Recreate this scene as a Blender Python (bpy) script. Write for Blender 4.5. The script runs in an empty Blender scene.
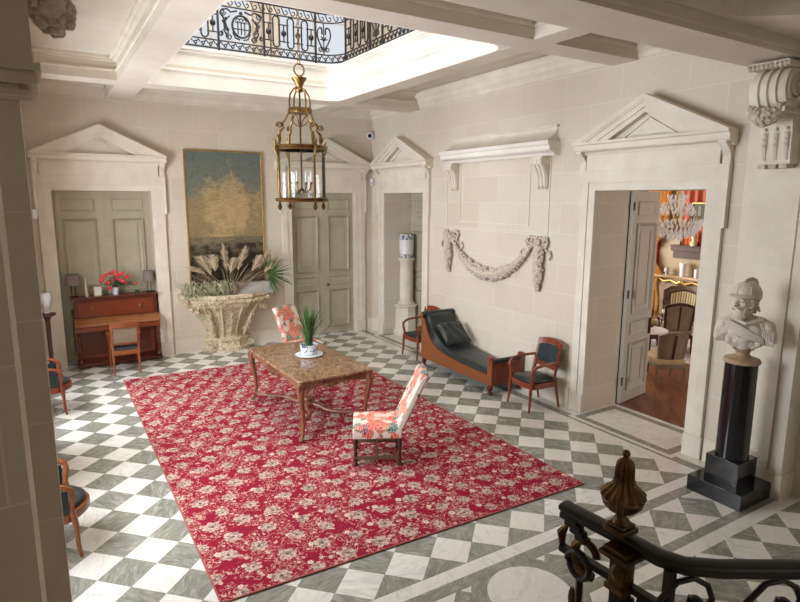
import bpy, math, random
from mathutils import Vector, Matrix, noise
PI = math.pi
rnd = random.Random(7)
S = bpy.context.scene
COL = S.collection

# ------------------------------------------------------------------ helpers: meshes
def TR(x=0, y=0, z=0, rz=0, rx=0, ry=0, s=1):
    return (Matrix.Translation((x, y, z)) @ Matrix.Rotation(rz, 4, 'Z') @ Matrix.Rotation(ry, 4, 'Y')
            @ Matrix.Rotation(rx, 4, 'X') @ Matrix.Diagonal((s, s, s, 1)))

class G:
    def __init__(s):
        s.v = []; s.f = []; s.M = Matrix.Identity(4)
    def add(s, vs, fs):
        n = len(s.v)
        s.v += [tuple(s.M @ Vector(v)) for v in vs]
        s.f += [tuple(i + n for i in f) for f in fs]
        return s
    def box(s, x0, x1, y0, y1, z0, z1):
        return s.add([(x0,y0,z0),(x1,y0,z0),(x1,y1,z0),(x0,y1,z0),(x0,y0,z1),(x1,y0,z1),(x1,y1,z1),(x0,y1,z1)],
                     [(0,3,2,1),(4,5,6,7),(0,1,5,4),(1,2,6,5),(2,3,7,6),(3,0,4,7)])
    def cb(s, c, d):
        return s.box(c[0]-d[0]/2, c[0]+d[0]/2, c[1]-d[1]/2, c[1]+d[1]/2, c[2]-d[2]/2, c[2]+d[2]/2)
    def rings(s, R, closed=True, caps=True):
        n = len(R[0]); vs = [p for r in R for p in r]; fs = []
        for k in range(len(R)-1):
            for i in range(n if closed else n-1):
                j = (i+1) % n
                fs.append((k*n+i, k*n+j, (k+1)*n+j, (k+1)*n+i))
        if caps:
            fs.append(tuple(range(n))[::-1]); fs.append(tuple(range((len(R)-1)*n, len(R)*n)))
        return s.add(vs, fs)
    def lathe(s, prof, n=24, c=(0,0,0), sx=1, sy=1, a0=0, flute=0, nf=0):
        R = []
        for r, z in prof:
            R.append([(c[0]+sx*r*(1-flute*(0.5+0.5*math.cos(nf*2*PI*i/n)))*math.cos(a0+2*PI*i/n),
                       c[1]+sy*r*(1-flute*(0.5+0.5*math.cos(nf*2*PI*i/n)))*math.sin(a0+2*PI*i/n), c[2]+z) for i in range(n)])
        return s.rings(R)
    def tube(s, pts, r, n=8, closed=False, flat=1.0):
        pts = [Vector(p) for p in pts]; m = len(pts)
        rr = r if isinstance(r, (list, tuple)) else [r]*m
        up = None; R = []
        for k in range(m):
            if closed: t = pts[(k+1) % m]-pts[k-1]
            else: t = pts[min(k+1, m-1)]-pts[max(k-1, 0)]
            if t.length < 1e-9: t = Vector((0,0,1))
            t.normalize()
            if up is None:
                up = Vector((0,0,1)) if abs(t.z) < .9 else Vector((1,0,0))
            a = t.cross(up)
            if a.length < 1e-6: a = t.cross(Vector((0,1,0)))
            a.normalize(); b = a.cross(t).normalized(); up = b
            R.append([tuple(pts[k]+a*(rr[k]*math.cos(2*PI*i/n))+b*(rr[k]*flat*math.sin(2*PI*i/n))) for i in range(n)])
        if closed: R.append(R[0])
        return s.rings(R, caps=not closed)
    def prism(s, poly, mp, d0, d1):
        n = len(poly)
        return s.add([mp(a, b, d0) for a, b in poly]+[mp(a, b, d1) for a, b in poly],
                     [tuple(range(n))[::-1], tuple(range(n, 2*n))]+[(i, (i+1) % n, n+(i+1) % n, n+i) for i in range(n)])
    def frame(s, outer, inner, mp, d0, d1, di=None, closed=True):
        """ring between two outlines with the same number of points, d0 back, d1 front (di front depth at inner edge)"""
        n = len(outer); di = d1 if di is None else di
        vs = [mp(a,b,d0) for a,b in outer]+[mp(a,b,d1) for a,b in outer]+[mp(a,b,di) for a,b in inner]+[mp(a,b,d0) for a,b in inner]
        fs = []
        for i in range(n if closed else n-1):
            j = (i+1) % n
            for k in range(4):
                l = (k+1) % 4
                fs.append((k*n+i, k*n+j, l*n+j, l*n+i))
        if not closed:
            fs += [(0, n, 2*n, 3*n), (n-1, 4*n-1, 3*n-1, 2*n-1)]
        return s.add(vs, fs)
    def ell(s, c, r, n=12, m=8):
        R = []
        for k in range(1, m):
            t = PI*k/m
            R.append([(c[0]+r[0]*math.sin(t)*math.cos(2*PI*i/n), c[1]+r[1]*math.sin(t)*math.sin(2*PI*i/n), c[2]-r[2]*math.cos(t)) for i in range(n)])
        return s.rings(R)
    def blade(s, pts, w, side, fold=0.0):
        """leaf strip along pts, width list w, side vector"""
        sd = Vector(side).normalized(); vs = []
        for p, ww in zip(pts, w):
            p = Vector(p)
            vs += [tuple(p-sd*ww), tuple(p+Vector((0,0,-fold*ww))), tuple(p+sd*ww)]
        fs = []
        for k in range(len(pts)-1):
            a = 3*k
            fs += [(a, a+1, a+4, a+3), (a+1, a+2, a+5, a+4)]
        return s.add(vs, fs)
    def sweep(s, path, prof, closed=False):
        """vertical-up profile (offset to the left of travel, z) swept along a plan path of (x, y)"""
        m = len(path); R = []
        P = [Vector((p[0], p[1])) for p in path]
        for k in range(m):
            d0 = (P[k]-P[k-1]) if (k > 0 or closed) else (P[1]-P[0])
            d1 = (P[(k+1) % m]-P[k]) if (k < m-1 or closed) else (P[-1]-P[-2])
            d0.normalize(); d1.normalize()
            n0 = Vector((-d0.y, d0.x)); n1 = Vector((-d1.y, d1.x)); nn = (n0+n1)
            nn = nn/max(nn.length_squared/2, .3) if nn.length > 1e-6 else n0
            zz = path[k][2] if len(path[k]) > 2 else 0
            R.append([(P[k].x+nn.x*o, P[k].y+nn.y*o, z+zz) for o, z in prof])
        if closed: R.append(R[0])
        return s.rings(R, caps=not closed)

def obj(name, g, m, parent=None, bev=0, smooth=35, sub=0, loc=None, solid=0, remesh=0, disp=None):
    me = bpy.data.meshes.new(name); me.from_pydata(g.v, [], g.f); me.materials.append(m); me.update()
    import bmesh
    b = bmesh.new(); b.from_mesh(me); bmesh.ops.recalc_face_normals(b, faces=b.faces); b.to_mesh(me); b.free()
    o = bpy.data.objects.new(name, me); COL.objects.link(o)
    if parent is not None: o.parent = parent
    if loc: o.location = loc
    if smooth:
        me.shade_smooth(); me.set_sharp_from_angle(angle=math.radians(smooth))
    if remesh:
        md = o.modifiers.new('r', 'REMESH'); md.mode = 'VOXEL'; md.voxel_size = remesh; md.use_smooth_shade = True
        md = o.modifiers.new('s', 'SMOOTH'); md.iterations = 3; md.factor = .6
    if disp:
        tx = bpy.data.textures.new(name+'_relief', 'CLOUDS'); tx.noise_scale = disp[0]; tx.noise_depth = 2
        md = o.modifiers.new('d', 'DISPLACE'); md.texture = tx; md.strength = disp[1]; md.mid_level = .5
        md.texture_coords = 'LOCAL'
    if solid:
        md = o.modifiers.new('t', 'SOLIDIFY'); md.thickness = solid; md.offset = 0
    if bev:
        md = o.modifiers.new('b', 'BEVEL'); md.width = bev; md.segments = 2; md.limit_method = 'ANGLE'; md.angle_limit = math.radians(40)
    if sub:
        md = o.modifiers.new('ss', 'SUBSURF'); md.levels = sub; md.render_levels = sub
    return o

def tag(o, label, cat=None, group=None, kind=None):
    o['label'] = label
    if cat: o['category'] = cat
    if group: o['group'] = group
    if kind: o['kind'] = kind
    return o
def thing(name, label, cat, loc=(0,0,0), rz=0, group=None, kind=None):
    o = bpy.data.objects.new(name, None); COL.objects.link(o)
    o.location = loc; o.rotation_euler = (0, 0, rz); o.empty_display_size = .1
    return tag(o, label, cat, group, kind)
def structure(name, g, m, label, cat, parent=None, **k):
    o = obj(name, g, m, parent, **k)
    return tag(o, label, cat, kind='structure')
KIDS = {}
def copy_tree(o, parent=None):
    c = o.copy(); COL.objects.link(c)
    if parent is not None: c.parent = parent
    for ch in [q for q in bpy.data.objects if q.parent == o]:
        copy_tree(ch, c)
    return c
def xz(yy=0):    # outline in x,z; depth towards -y
    return lambda a, b, d: (a, yy-d, b)
def yz(a, b, d): return (d, a, b)
def rect(x0, x1, z0, z1): return [(x0,z0),(x1,z0),(x1,z1),(x0,z1)]
def arc(cx, cz, r, a0, a1, n=12, sx=1):
    return [(cx+sx*r*math.cos(a0+(a1-a0)*i/n), cz+r*math.sin(a0+(a1-a0)*i/n)) for i in range(n+1)]
def spiral(cx, cz, r0, r1, a0, a1, n=24):
    return [(cx+(r0+(r1-r0)*i/n)*math.cos(a0+(a1-a0)*i/n), cz+(r0+(r1-r0)*i/n)*math.sin(a0+(a1-a0)*i/n)) for i in range(n+1)]
def bez(p0, p1, p2, p3, n=12):
    out = []
    for i in range(n+1):
        t = i/n; u = 1-t
        out.append(tuple(u*u*u*a+3*u*u*t*b+3*u*t*t*c+t*t*t*d for a, b, c, d in zip(p0, p1, p2, p3)))
    return out

# ------------------------------------------------------------------ helpers: materials
def srgb(r, g, b):
    f = lambda c: (c/255/12.92) if c/255 <= .04045 else ((c/255+.055)/1.055)**2.4
    return (f(r), f(g), f(b), 1)
class NT:
    def __init__(s, name, color=(.5,.5,.5,1), rough=.5, metal=0.0, spec=.5):
        s.m = bpy.data.materials.new(name); s.m.use_nodes = True
        s.t = s.m.node_tree; s.b = s.t.nodes['Principled BSDF']
        s.b.inputs['Base Color'].default_value = color; s.b.inputs['Roughness'].default_value = rough
        s.b.inputs['Metallic'].default_value = metal
        s.b.inputs['Specular IOR Level'].default_value = spec
    def n(s, typ, **k):
        nd = s.t.nodes.new(typ)
        for a, v in k.items(): setattr(nd, a, v)
        return nd
    def put(s, sock, v):
        if isinstance(v, bpy.types.NodeSocket): s.t.links.new(v, sock)
        else: sock.default_value = v
    def mt(s, op, a, b=None, c=None, clamp=False):
        nd = s.n('ShaderNodeMath', operation=op); nd.use_clamp = clamp
        s.put(nd.inputs[0], a)
        if b is not None: s.put(nd.inputs[1], b)
        if c is not None: s.put(nd.inputs[2], c)
        return nd.outputs[0]
    def pos(s):
        nd = s.n('ShaderNodeNewGeometry'); sp = s.n('ShaderNodeSeparateXYZ'); s.t.links.new(nd.outputs['Position'], sp.inputs[0])
        return sp.outputs[0], sp.outputs[1], sp.outputs[2]
    def obj(s):
        nd = s.n('ShaderNodeTexCoord'); sp = s.n('ShaderNodeSeparateXYZ'); s.t.links.new(nd.outputs['Object'], sp.inputs[0])
        s.oc = nd.outputs['Object']
        return sp.outputs[0], sp.outputs[1], sp.outputs[2]
    def vec(s, x=0.0, y=0.0, z=0.0):
        nd = s.n('ShaderNodeCombineXYZ')
        for i, v in enumerate((x, y, z)): s.put(nd.inputs[i], v)
        return nd.outputs[0]
    def noise(s, v=None, scale=5, detail=4, rough=.55, dist=0.0, out=0):
        nd = s.n('ShaderNodeTexNoise')
        if v is not None: s.put(nd.inputs['Vector'], v)
        nd.inputs['Scale'].default_value = scale; nd.inputs['Detail'].default_value = detail
        nd.inputs['Roughness'].default_value = rough; nd.inputs['Distortion'].default_value = dist
        return nd.outputs[out]
    def voro(s, v=None, scale=5, out='Distance', feature='F1', rand=1.0):
        nd = s.n('ShaderNodeTexVoronoi', feature=feature)
        if v is not None: s.put(nd.inputs['Vector'], v)
        nd.inputs['Scale'].default_value = scale; nd.inputs['Randomness'].default_value = rand
        return nd.outputs[out]
    def ramp(s, fac, stops, interp='LINEAR'):
        nd = s.n('ShaderNodeValToRGB'); s.put(nd.inputs[0], fac); cr = nd.color_ramp; cr.interpolation = interp
        while len(cr.elements) < len(stops): cr.elements.new(.5)
        for e, (p, c) in zip(cr.elements, stops): e.position = p; e.color = c
        return nd.outputs[0]
    def mix(s, f, a, b, blend='MIX'):
        nd = s.n('ShaderNodeMix', data_type='RGBA', blend_type=blend)
        s.put(nd.inputs[0], f); s.put(nd.inputs[6], a); s.put(nd.inputs[7], b)
        return nd.outputs[2]
    def color(s, c): s.put(s.b.inputs['Base Color'], c); return s
    def rough(s, c): s.put(s.b.inputs['Roughness'], c); return s
    def bump(s, h, strength=.3, dist=.01):
        nd = s.n('ShaderNodeBump'); nd.inputs['Strength'].default_value = strength; nd.inputs['Distance'].default_value = dist
        s.put(nd.inputs['Height'], h); s.t.links.new(nd.outputs[0], s.b.inputs['Normal']); return s
    def geo(s):
        return s.n('ShaderNodeNewGeometry').outputs['Position']
    def scaled(s, v, sc):
        nd = s.n('ShaderNodeVectorMath', operation='MULTIPLY'); s.put(nd.inputs[0], v); nd.inputs[1].default_value = sc
        return nd.outputs[0]

def noisy(name, c1, c2, rough=.5, scale=6, detail=5, metal=0, spec=.5, bump=0, bscale=40, stretch=(1,1,1), lo=.35, hi=.65):
    t = NT(name, c1, rough, metal, spec); t.obj()
    v = t.scaled(t.oc, stretch)
    t.color(t.ramp(t.noise(v, scale, detail), [(lo, c1), (hi, c2)]))
    if bump: t.bump(t.noise(v, bscale, 4), bump, .005)
    return t.m

def stone_wall(name, c1, c2, joint):
    t = NT(name, c1, .75, spec=.25); x, y, z = t.pos()
    br = t.n('ShaderNodeTexBrick'); br.offset = .5
    t.put(br.inputs['Vector'], t.vec(t.mt('ADD', x, y), t.mt('ADD', z, .08), 0.0))
    br.inputs['Scale'].default_value = 1; br.inputs['Brick Width'].default_value = .92; br.inputs['Row Height'].default_value = .432
    br.inputs['Mortar Size'].default_value = .004; br.inputs['Mortar Smooth'].default_value = .4; br.inputs['Bias'].default_value = 0
    br.inputs['Color1'].default_value = (0,0,0,1); br.inputs['Color2'].default_value = (1,1,1,1)
    base = t.mix(br.outputs['Color'], c1, c2)
    big = t.noise(t.geo(), 1.1, 5, .6)
    fine = t.noise(t.geo(), 18, 5, .6)
    sp = t.n('ShaderNodeTexCoord')
    base = t.mix(t.mt('MULTIPLY', t.ramp(big, [(.4, (0,0,0,1)), (.7, (1,1,1,1))]), .35), base, tuple(c*.9 for c in c2[:3])+(1,))
    base = t.mix(t.mt('MULTIPLY', t.ramp(fine, [(.4, (0,0,0,1)), (.65, (1,1,1,1))]), .12), base, tuple(c*.72 for c in c1[:3])+(1,))
    base = t.mix(t.mt('MULTIPLY', br.outputs['Fac'], .55), base, joint)
    t.color(base); t.bump(fine, .12, .004)
    return t.m

M = {}
M['wall'] = stone_wall('wall_stone', srgb(214,204,187), srgb(206,194,175), srgb(230,222,208))
M['trim'] = noisy('trim_stone', srgb(222,214,198), srgb(211,201,184), .65, 3, 5, spec=.3, bump=.08)
M['ceil'] = noisy('ceiling_plaster', srgb(214,205,189), srgb(206,196,180), .8, 2, 4, spec=.2)
M['white'] = noisy('white_plaster', srgb(232,226,216), srgb(224,217,206), .7, 3, 4, spec=.25)
M['relief'] = noisy('relief_stone', srgb(180,166,150), srgb(206,194,180), .75, 30, 4, spec=.2, bump=.3, bscale=60)
M['door'] = noisy('door_paint', srgb(178,170,147), srgb(169,161,139), .5, 4, 4, spec=.35)
M['doorlite'] = noisy('door_paint_pale', srgb(196,192,180), srgb(190,185,172), .45, 4, 4, spec=.35)
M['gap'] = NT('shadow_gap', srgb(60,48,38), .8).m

# marble floor
def make_floor():
    t = NT('marble_floor', rough=.22, spec=.45)
    x, y, z = t.pos(); P = t.geo()
    A = t.mt; k = math.sqrt(2)/.31411
    a = A('MULTIPLY', A('SUBTRACT', x, 5.680), k); b = A('MULTIPLY', A('SUBTRACT', y, 5.037), -k)
    i = A('MULTIPLY', A('ADD', a, b), .5); j = A('MULTIPLY', A('SUBTRACT', b, a), .5)
    fi = A('FLOOR', i); fj = A('FLOOR', j)
    odd = A('ABSOLUTE', A('SUBTRACT', A('MODULO', A('ABSOLUTE', A('ADD', fi, fj)), 2.0), 0.0))
    odd = A('GREATER_THAN', odd, .5)
    wn = t.n('ShaderNodeTexWhiteNoise', noise_dimensions='2D'); t.put(wn.inputs[0], t.vec(fi, fj, 0.0)); rv = wn.outputs[0]
    # joints
    ji = A('ABSOLUTE', A('SUBTRACT', A('FRACT', i), .5)); jj = A('ABSOLUTE', A('SUBTRACT', A('FRACT', j), .5))
    joint = A('GREATER_THAN', A('MAXIMUM', ji, jj), .4925)
    def gt(v, c): return A('GREATER_THAN', v, c)
    def lt(v, c): return A('LESS_THAN', v, c)
    def between(v, lo, hi): return A('MULTIPLY', gt(v, lo), lt(v, hi))
    def lay(cur, mask, val): # cur*(1-m)+val*m
        return A('ADD', A('MULTIPLY', cur, A('SUBTRACT', 1.0, mask)), A('MULTIPLY', val, mask))
    white = odd
    # front zone between the two pilasters (Y 2.55 .. 3.48)
    lx = A('DIVIDE', A('SUBTRACT', x, 2.98), .47); ly = A('DIVIDE', A('SUBTRACT', y, 3.015), .47)
    dia = A('ADD', A('ABSOLUTE', A('SUBTRACT', A('FRACT', A('ADD', lx, .5)), .5)), A('ABSOLUTE', ly))
    loz = lt(dia, .5)
    zone = between(y, 2.56, 3.482)
    inz = A('SUBTRACT', 1.0, loz)
    zv = inz
    zv = lay(zv, A('MAXIMUM', between(y, 3.23, 3.352), between(y, 2.69, 2.79)), 0.0)
    zv = lay(zv, A('MAXIMUM', between(y, 3.352, 3.482), between(y, 2.56, 2.69)), 1.0)
    rr = A('SQRT', A('ADD', A('POWER', A('SUBTRACT', x, 2.98), 2.0), A('POWER', A('SUBTRACT', y, 2.93), 2.0)))
    zv = A('MULTIPLY', zv, A('MAXIMUM', gt(rr, .455), gt(y, 3.352))); zv = lay(zv, lt(rr, .33), 1.0)
    white = lay(white, zone, zv)
    joint = A('MULTIPLY', joint, A('SUBTRACT', 1.0, zone))
    # border along the right wall
    rb = A('MULTIPLY', gt(x, 5.903), gt(y, 3.48)); white = lay(white, rb, 1.0)
    white = lay(white, A('MULTIPLY', between(x, 6.05, 6.19), gt(y, 3.48)), 0.0)
    joint = A('MULTIPLY', joint, A('SUBTRACT', 1.0, rb))
    # doorway thresholds
    for yc in (4.645, 10.35):
        dd = A('MAXIMUM', A('SUBTRACT', A('ABSOLUTE', A('SUBTRACT', x, 6.58)), .42), A('SUBTRACT', A('ABSOLUTE', A('SUBTRACT', y, yc)), .74))
        white = lay(white, lt(dd, 0.06), 1.0)
        white = lay(white, lt(dd, 0.0), 0.0); white = lay(white, lt(dd, -.11), 1.0)
    # marble looks
    offs = t.vec(A('MULTIPLY', rv, 37.0), A('MULTIPLY', rv, 91.0), A('MULTIPLY', rv, 13.0))
    ad = t.n('ShaderNodeVectorMath', operation='ADD'); t.put(ad.inputs[0], P); t.put(ad.inputs[1], offs); Q = ad.outputs[0]
    rot = t.n('ShaderNodeVectorRotate', rotation_type='Z_AXIS'); t.put(rot.inputs['Vector'], Q); t.put(rot.inputs['Angle'], A('MULTIPLY', rv, 3.1))
    Qs = t.scaled(rot.outputs[0], (1, 3.2, 1))
    vein = t.noise(Qs, 5.5, 8, .68, 1.2)
    dark = t.ramp(vein, [(.3, srgb(100,100,90)), (.5, srgb(134,133,122)), (.62, srgb(156,155,144)), (.72, srgb(188,187,177))])
    dark = t.mix(A('MULTIPLY', rv, .3), dark, srgb(124,122,110))
    lv = t.noise(Qs, 3.0, 8, .65, 1.5)
    light = t.ramp(lv, [(.35, srgb(206,203,196)), (.5, srgb(219,216,208)), (.62, srgb(192,190,185)), (.75, srgb(217,214,206))])
    light = t.mix(A('MULTIPLY', rv, .45), light, srgb(208,201,187))
    c = t.mix(white, dark, light)
    c = t.mix(A('MULTIPLY', joint, .6), c, srgb(120,112,98))
    t.color(c)
    t.rough(A('ADD', .16, A('MULTIPLY', t.noise(P, 3, 4), .16)))
    return t.m
M['floor'] = make_floor()

# red rug with beige flower heads and sprigs
def make_rug():
    t = NT('rug_weave', rough=.95, spec=.1); x, y, z = t.pos(); A = t.mt; P = t.geo()
    wob = t.noise(P, 3.0, 2)
    cream = None
    def flowers(cell, sx, sy, rad, pet, seed):
        u = A('DIVIDE', A('ADD', x, sx), cell); v = A('DIVIDE', A('ADD', y, sy), cell*.8)
        row = A('FLOOR', v); u = A('ADD', u, A('MULTIPLY', A('MODULO', A('ABSOLUTE', row), 2.0), .5))
        fu = A('FLOOR', u); wn = t.n('ShaderNodeTexWhiteNoise', noise_dimensions='3D'); t.put(wn.inputs[0], t.vec(fu, row, seed))
        sep = t.n('ShaderNodeSeparateColor'); t.t.links.new(wn.outputs[1], sep.inputs[0])
        du = A('SUBTRACT', A('SUBTRACT', A('FRACT', u), .5), A('MULTIPLY', A('SUBTRACT', sep.outputs[0], .5), .22))
        dv = A('MULTIPLY', A('SUBTRACT', A('SUBTRACT', A('FRACT', v), .5), A('MULTIPLY', A('SUBTRACT', sep.outputs[1], .5), .22)), .8)
        r = A('SQRT', A('ADD', A('MULTIPLY', du, du), A('MULTIPLY', dv, dv))); th = A('ARCTAN2', dv, du)
        th = A('ADD', th, A('MULTIPLY', sep.outputs[2], 6.3))
        edge = A('MULTIPLY', rad, A('ADD', .74, A('MULTIPLY', .30, A('ABSOLUTE', A('COSINE', A('MULTIPLY', th, pet))))))
        edge = A('MULTIPLY', edge, A('ADD', .75, A('MULTIPLY', sep.outputs[1], .4)))
        m = A('LESS_THAN', r, edge)
        hole = A('MULTIPLY', A('GREATER_THAN', A('SINE', A('MULTIPLY', A('DIVIDE', r, edge), 13.0)), .55), A('GREATER_THAN', A('COSINE', A('MULTIPLY', th, pet*4)), -.2))
        core = A('LESS_THAN', r, A('MULTIPLY', edge, .2))
        return m, hole, core, r, th
    f1 = flowers(.31, 0.0, 0.0, .25, 3.5, 1.0)
    f2 = flowers(.30, .15, .045, .10, 2.5, 2.0)
    red = t.ramp(t.noise(P, 60, 3), [(.35, srgb(122,22,42)), (.65, srgb(142,30,52))])
    # sprigs: thin curls and small leaves
    spv = t.voro(t.scaled(P, (1,1,0)), 13.0, 'Distance', 'F1', 1.0)
    spn = t.noise(P, 9.5, 3, .5, 2.2)
    curl = A('LESS_THAN', A('ABSOLUTE', A('SUBTRACT', spn, .5)), .02)
    n2 = t.noise(P, 5.0, 2)
    curl = A('MULTIPLY', curl, A('GREATER_THAN', n2, .44))
    leaf = A('MULTIPLY', A('LESS_THAN', A('ADD', spv, A('MULTIPLY', t.noise(P, 28, 1), .2)), .35), A('GREATER_THAN', t.noise(P, 24, 2), .47))
    c = t.mix(A('MULTIPLY', leaf, .85), red, srgb(194,164,148)); c = t.mix(A('MULTIPLY', curl, .8), c, srgb(205,170,152))
    cr1 = t.ramp(t.noise(P, 28, 3), [(.4, srgb(128,104,98)), (.55, srgb(186,164,148))])
    c = t.mix(A('MULTIPLY', f2[0], .92), c, srgb(206,184,166)); c = t.mix(f2[2], c, srgb(150,60,70))
    c = t.mix(f1[0], c, cr1); c = t.mix(A('MULTIPLY', A('MULTIPLY', f1[0], f1[1]), .75), c, srgb(168,66,80)); c = t.mix(f1[2], c, srgb(90,78,76))
    t.color(c); t.bump(t.noise(P, 220, 2), .25, .003)
    return t.m
M['rug'] = make_rug()
M['rugedge'] = NT('rug_binding', srgb(150,84,72), .95).m

def wood(name, c1, c2, rough=.35, scale=3.0, stretch=(1,1,9)):
    t = NT(name, c1, rough, spec=.45); t.obj(); v = t.scaled(t.oc, stretch)
    nz = t.noise(v, scale, 6, .6, .8); t.color(t.ramp(nz, [(.3, c1), (.5, c2), (.7, c1)])); t.bump(nz, .05, .002)
    return t.m
M['walnut'] = wood('walnut_wood', srgb(98,58,34), srgb(130,82,50), .35, 4, (9,1,1))
M['mahog'] = wood('mahogany_wood', srgb(96,40,22), srgb(128,60,34), .28, 4, (9,1,1))
M['mahogdark'] = wood('dark_mahogany_wood', srgb(72,32,20), srgb(98,46,28), .3, 4, (1,1,9))
M['orange'] = wood('fruitwood', srgb(108,58,32), srgb(138,80,44), .3, 4, (1,3,9))
M['desktop'] = wood('desk_leaf_wood', srgb(130,80,48), srgb(154,100,62), .3, 5, (1,9,1))
M['tablewood'] = wood('table_beech_wood', srgb(104,60,40), srgb(134,84,58), .4, 4, (4,4,1))
M['darkwood'] = wood('black_walnut_wood', srgb(46,28,20), srgb(66,42,30), .55)
M['legwood'] = wood('worn_oak_wood', srgb(76,56,42), srgb(104,80,62), .55)
M['leather'] = noisy('green_black_leather', srgb(26,32,31), srgb(36,44,42), .34, 5, 4, spec=.5, bump=.25, bscale=14)
M['leatherb'] = noisy('blue_green_leather', srgb(38,56,62), srgb(28,40,44), .3, 8, 4, spec=.6, bump=.3, bscale=12)
M['black'] = noisy('black_marble', srgb(13,13,16), srgb(20,21,25), .12, 9, 6, spec=.6)
M['iron'] = noisy('black_iron', srgb(18,17,17), srgb(30,28,27), .35, 12, 3, metal=0, spec=.5)
M['steelblack'] = M['iron']
M['brass'] = noisy('aged_brass', srgb(112,86,50), srgb(146,116,72), .34, 10, 4, metal=.9)
M['bronze'] = noisy('dark_bronze', srgb(68,50,30), srgb(112,84,48), .42, 14, 4, metal=.75, bump=.2, bscale=30)
M['gold'] = noisy('gilt', srgb(160,124,66), srgb(190,152,88), .4, 10, 4, metal=.7)
M['marblew'] = noisy('bust_marble', srgb(214,205,192), srgb(196,184,168), .4, 5, 6, spec=.4, bump=.05)
M['socle'] = noisy('beige_marble', srgb(178,150,118), srgb(158,130,100), .35, 9, 6)
M['china'] = NT('white_china', srgb(226,228,232), .15).m
M['green'] = noisy('palm_leaf', srgb(44,76,32), srgb(76,112,52), .5, 6, 3)
M['green2'] = noisy('rose_leaf', srgb(34,58,28), srgb(60,86,42), .5, 6, 3)
M['rose'] = noisy('rose_petal', srgb(196,40,48), srgb(226,86,90), .6, 8, 3)
M['plume'] = noisy('dried_plume', srgb(230,212,184), srgb(200,178,148), .9, 12, 4)
M['dry'] = noisy('dried_grass_stem', srgb(168,150,118), srgb(128,112,84), .9, 12, 4)
M['frond'] = noisy('grey_green_dried_leaf', srgb(196,196,164), srgb(128,132,100), .8, 10, 4)
M['shade'] = NT('mauve_lamp_shade', srgb(128,110,108), .8).m
M['zinc'] = noisy('pale_zinc', srgb(176,174,168), srgb(158,156,150), .5, 5, 4)
M['paper'] = NT('white_card', srgb(226,222,214), .7).m
M['ivory'] = NT('ivory_figure', srgb(206,190,160), .5).m
M['glassy'] = None
def glass(name, tint=(1,1,1,1), f=.9):
    m = bpy.data.materials.new(name); m.use_nodes = True; t = m.node_tree; t.nodes.clear()
    o = t.nodes.new('ShaderNodeOutputMaterial'); mx = t.nodes.new('ShaderNodeMixShader'); tr = t.nodes.new('ShaderNodeBsdfTransparent')
    gl = t.nodes.new('ShaderNodeBsdfGlossy'); gl.inputs['Roughness'].default_value = .03; fr = t.nodes.new('ShaderNodeFresnel'); fr.inputs[0].default_value = 1.14
    tr.inputs[0].default_value = tint
    ad = t.nodes.new('ShaderNodeMath'); ad.operation = 'ADD'; ad.inputs[1].default_value = .03
    t.links.new(fr.outputs[0], ad.inputs[0]); t.links.new(ad.outputs[0], mx.inputs[0]); t.links.new(tr.outputs[0], mx.inputs[1]); t.links.new(gl.outputs[0], mx.inputs[2]); t.links.new(mx.outputs[0], o.inputs[0])
    return m
M['glassy'] = glass('clear_glass', (.93,.94,.93,1))
def emit(name, c, st):
    m = bpy.data.materials.new(name); m.use_nodes = True; t = m.node_tree; t.nodes.clear()
    o = t.nodes.new('ShaderNodeOutputMaterial'); e = t.nodes.new('ShaderNodeEmission'); e.inputs[0].default_value = c; e.inputs[1].default_value = st
    t.links.new(e.outputs[0], o.inputs[0]); return m

# breccia table top
t = NT('breccia_marble', rough=.14, spec=.5); t.obj()
v1 = t.voro(t.oc, 26, 'Color'); sp = t.n('ShaderNodeSeparateColor'); t.t.links.new(v1, sp.inputs[0])
c = t.ramp(sp.outputs[0], [(0, srgb(84,54,38)), (.35, srgb(122,84,60)), (.7, srgb(152,114,84)), (1, srgb(98,68,50))])
e = t.voro(t.oc, 26, 'Distance', 'DISTANCE_TO_EDGE'); c = t.mix(t.mt('LESS_THAN', e, .035), c, srgb(196,170,138))
c = t.mix(t.mt('MULTIPLY', t.noise(t.oc, 7, 6), .4), c, srgb(116,78,52)); t.color(c); M['breccia'] = t.m
# floral chair fabric
t = NT('floral_fabric', rough=.85, spec=.15); t.obj()
d = t.n('ShaderNodeVectorMath', operation='ADD'); t.put(d.inputs[0], t.oc); t.put(d.inputs[1], t.scaled(t.noise(t.oc, 9, 3, out=1), (.09,.09,.09)))
v1 = t.voro(d.outputs[0], 11, 'Color'); sp = t.n('ShaderNodeSeparateColor'); t.t.links.new(v1, sp.inputs[0])
c = t.ramp(sp.outputs[0], [(0, srgb(206,84,62)), (.34, srgb(216,96,72)), (.36, srgb(206,192,178)), (.5, srgb(214,124,102)), (.62, srgb(214,202,188)), (.76, srgb(44,112,102)), (.86, srgb(212,200,188)), (.93, srgb(108,48,88))], 'CONSTANT')
st = t.mt('GREATER_THAN', t.mt('SINE', t.mt('MULTIPLY', t.noise(t.oc, 14, 2), 60)), .3); c = t.mix(t.mt('MULTIPLY', st, .6), c, srgb(224,206,190)); t.color(c); M['floral'] = t.m
# blue and white china
t = NT('blue_white_china', rough=.15, spec=.5); t.obj()
nz = t.noise(t.oc, 16, 3, .5, 1); c = t.ramp(nz, [(.56, srgb(224,226,230)), (.6, srgb(74,96,150))], 'CONSTANT'); t.color(c); M['bluechina'] = t.m
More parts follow.
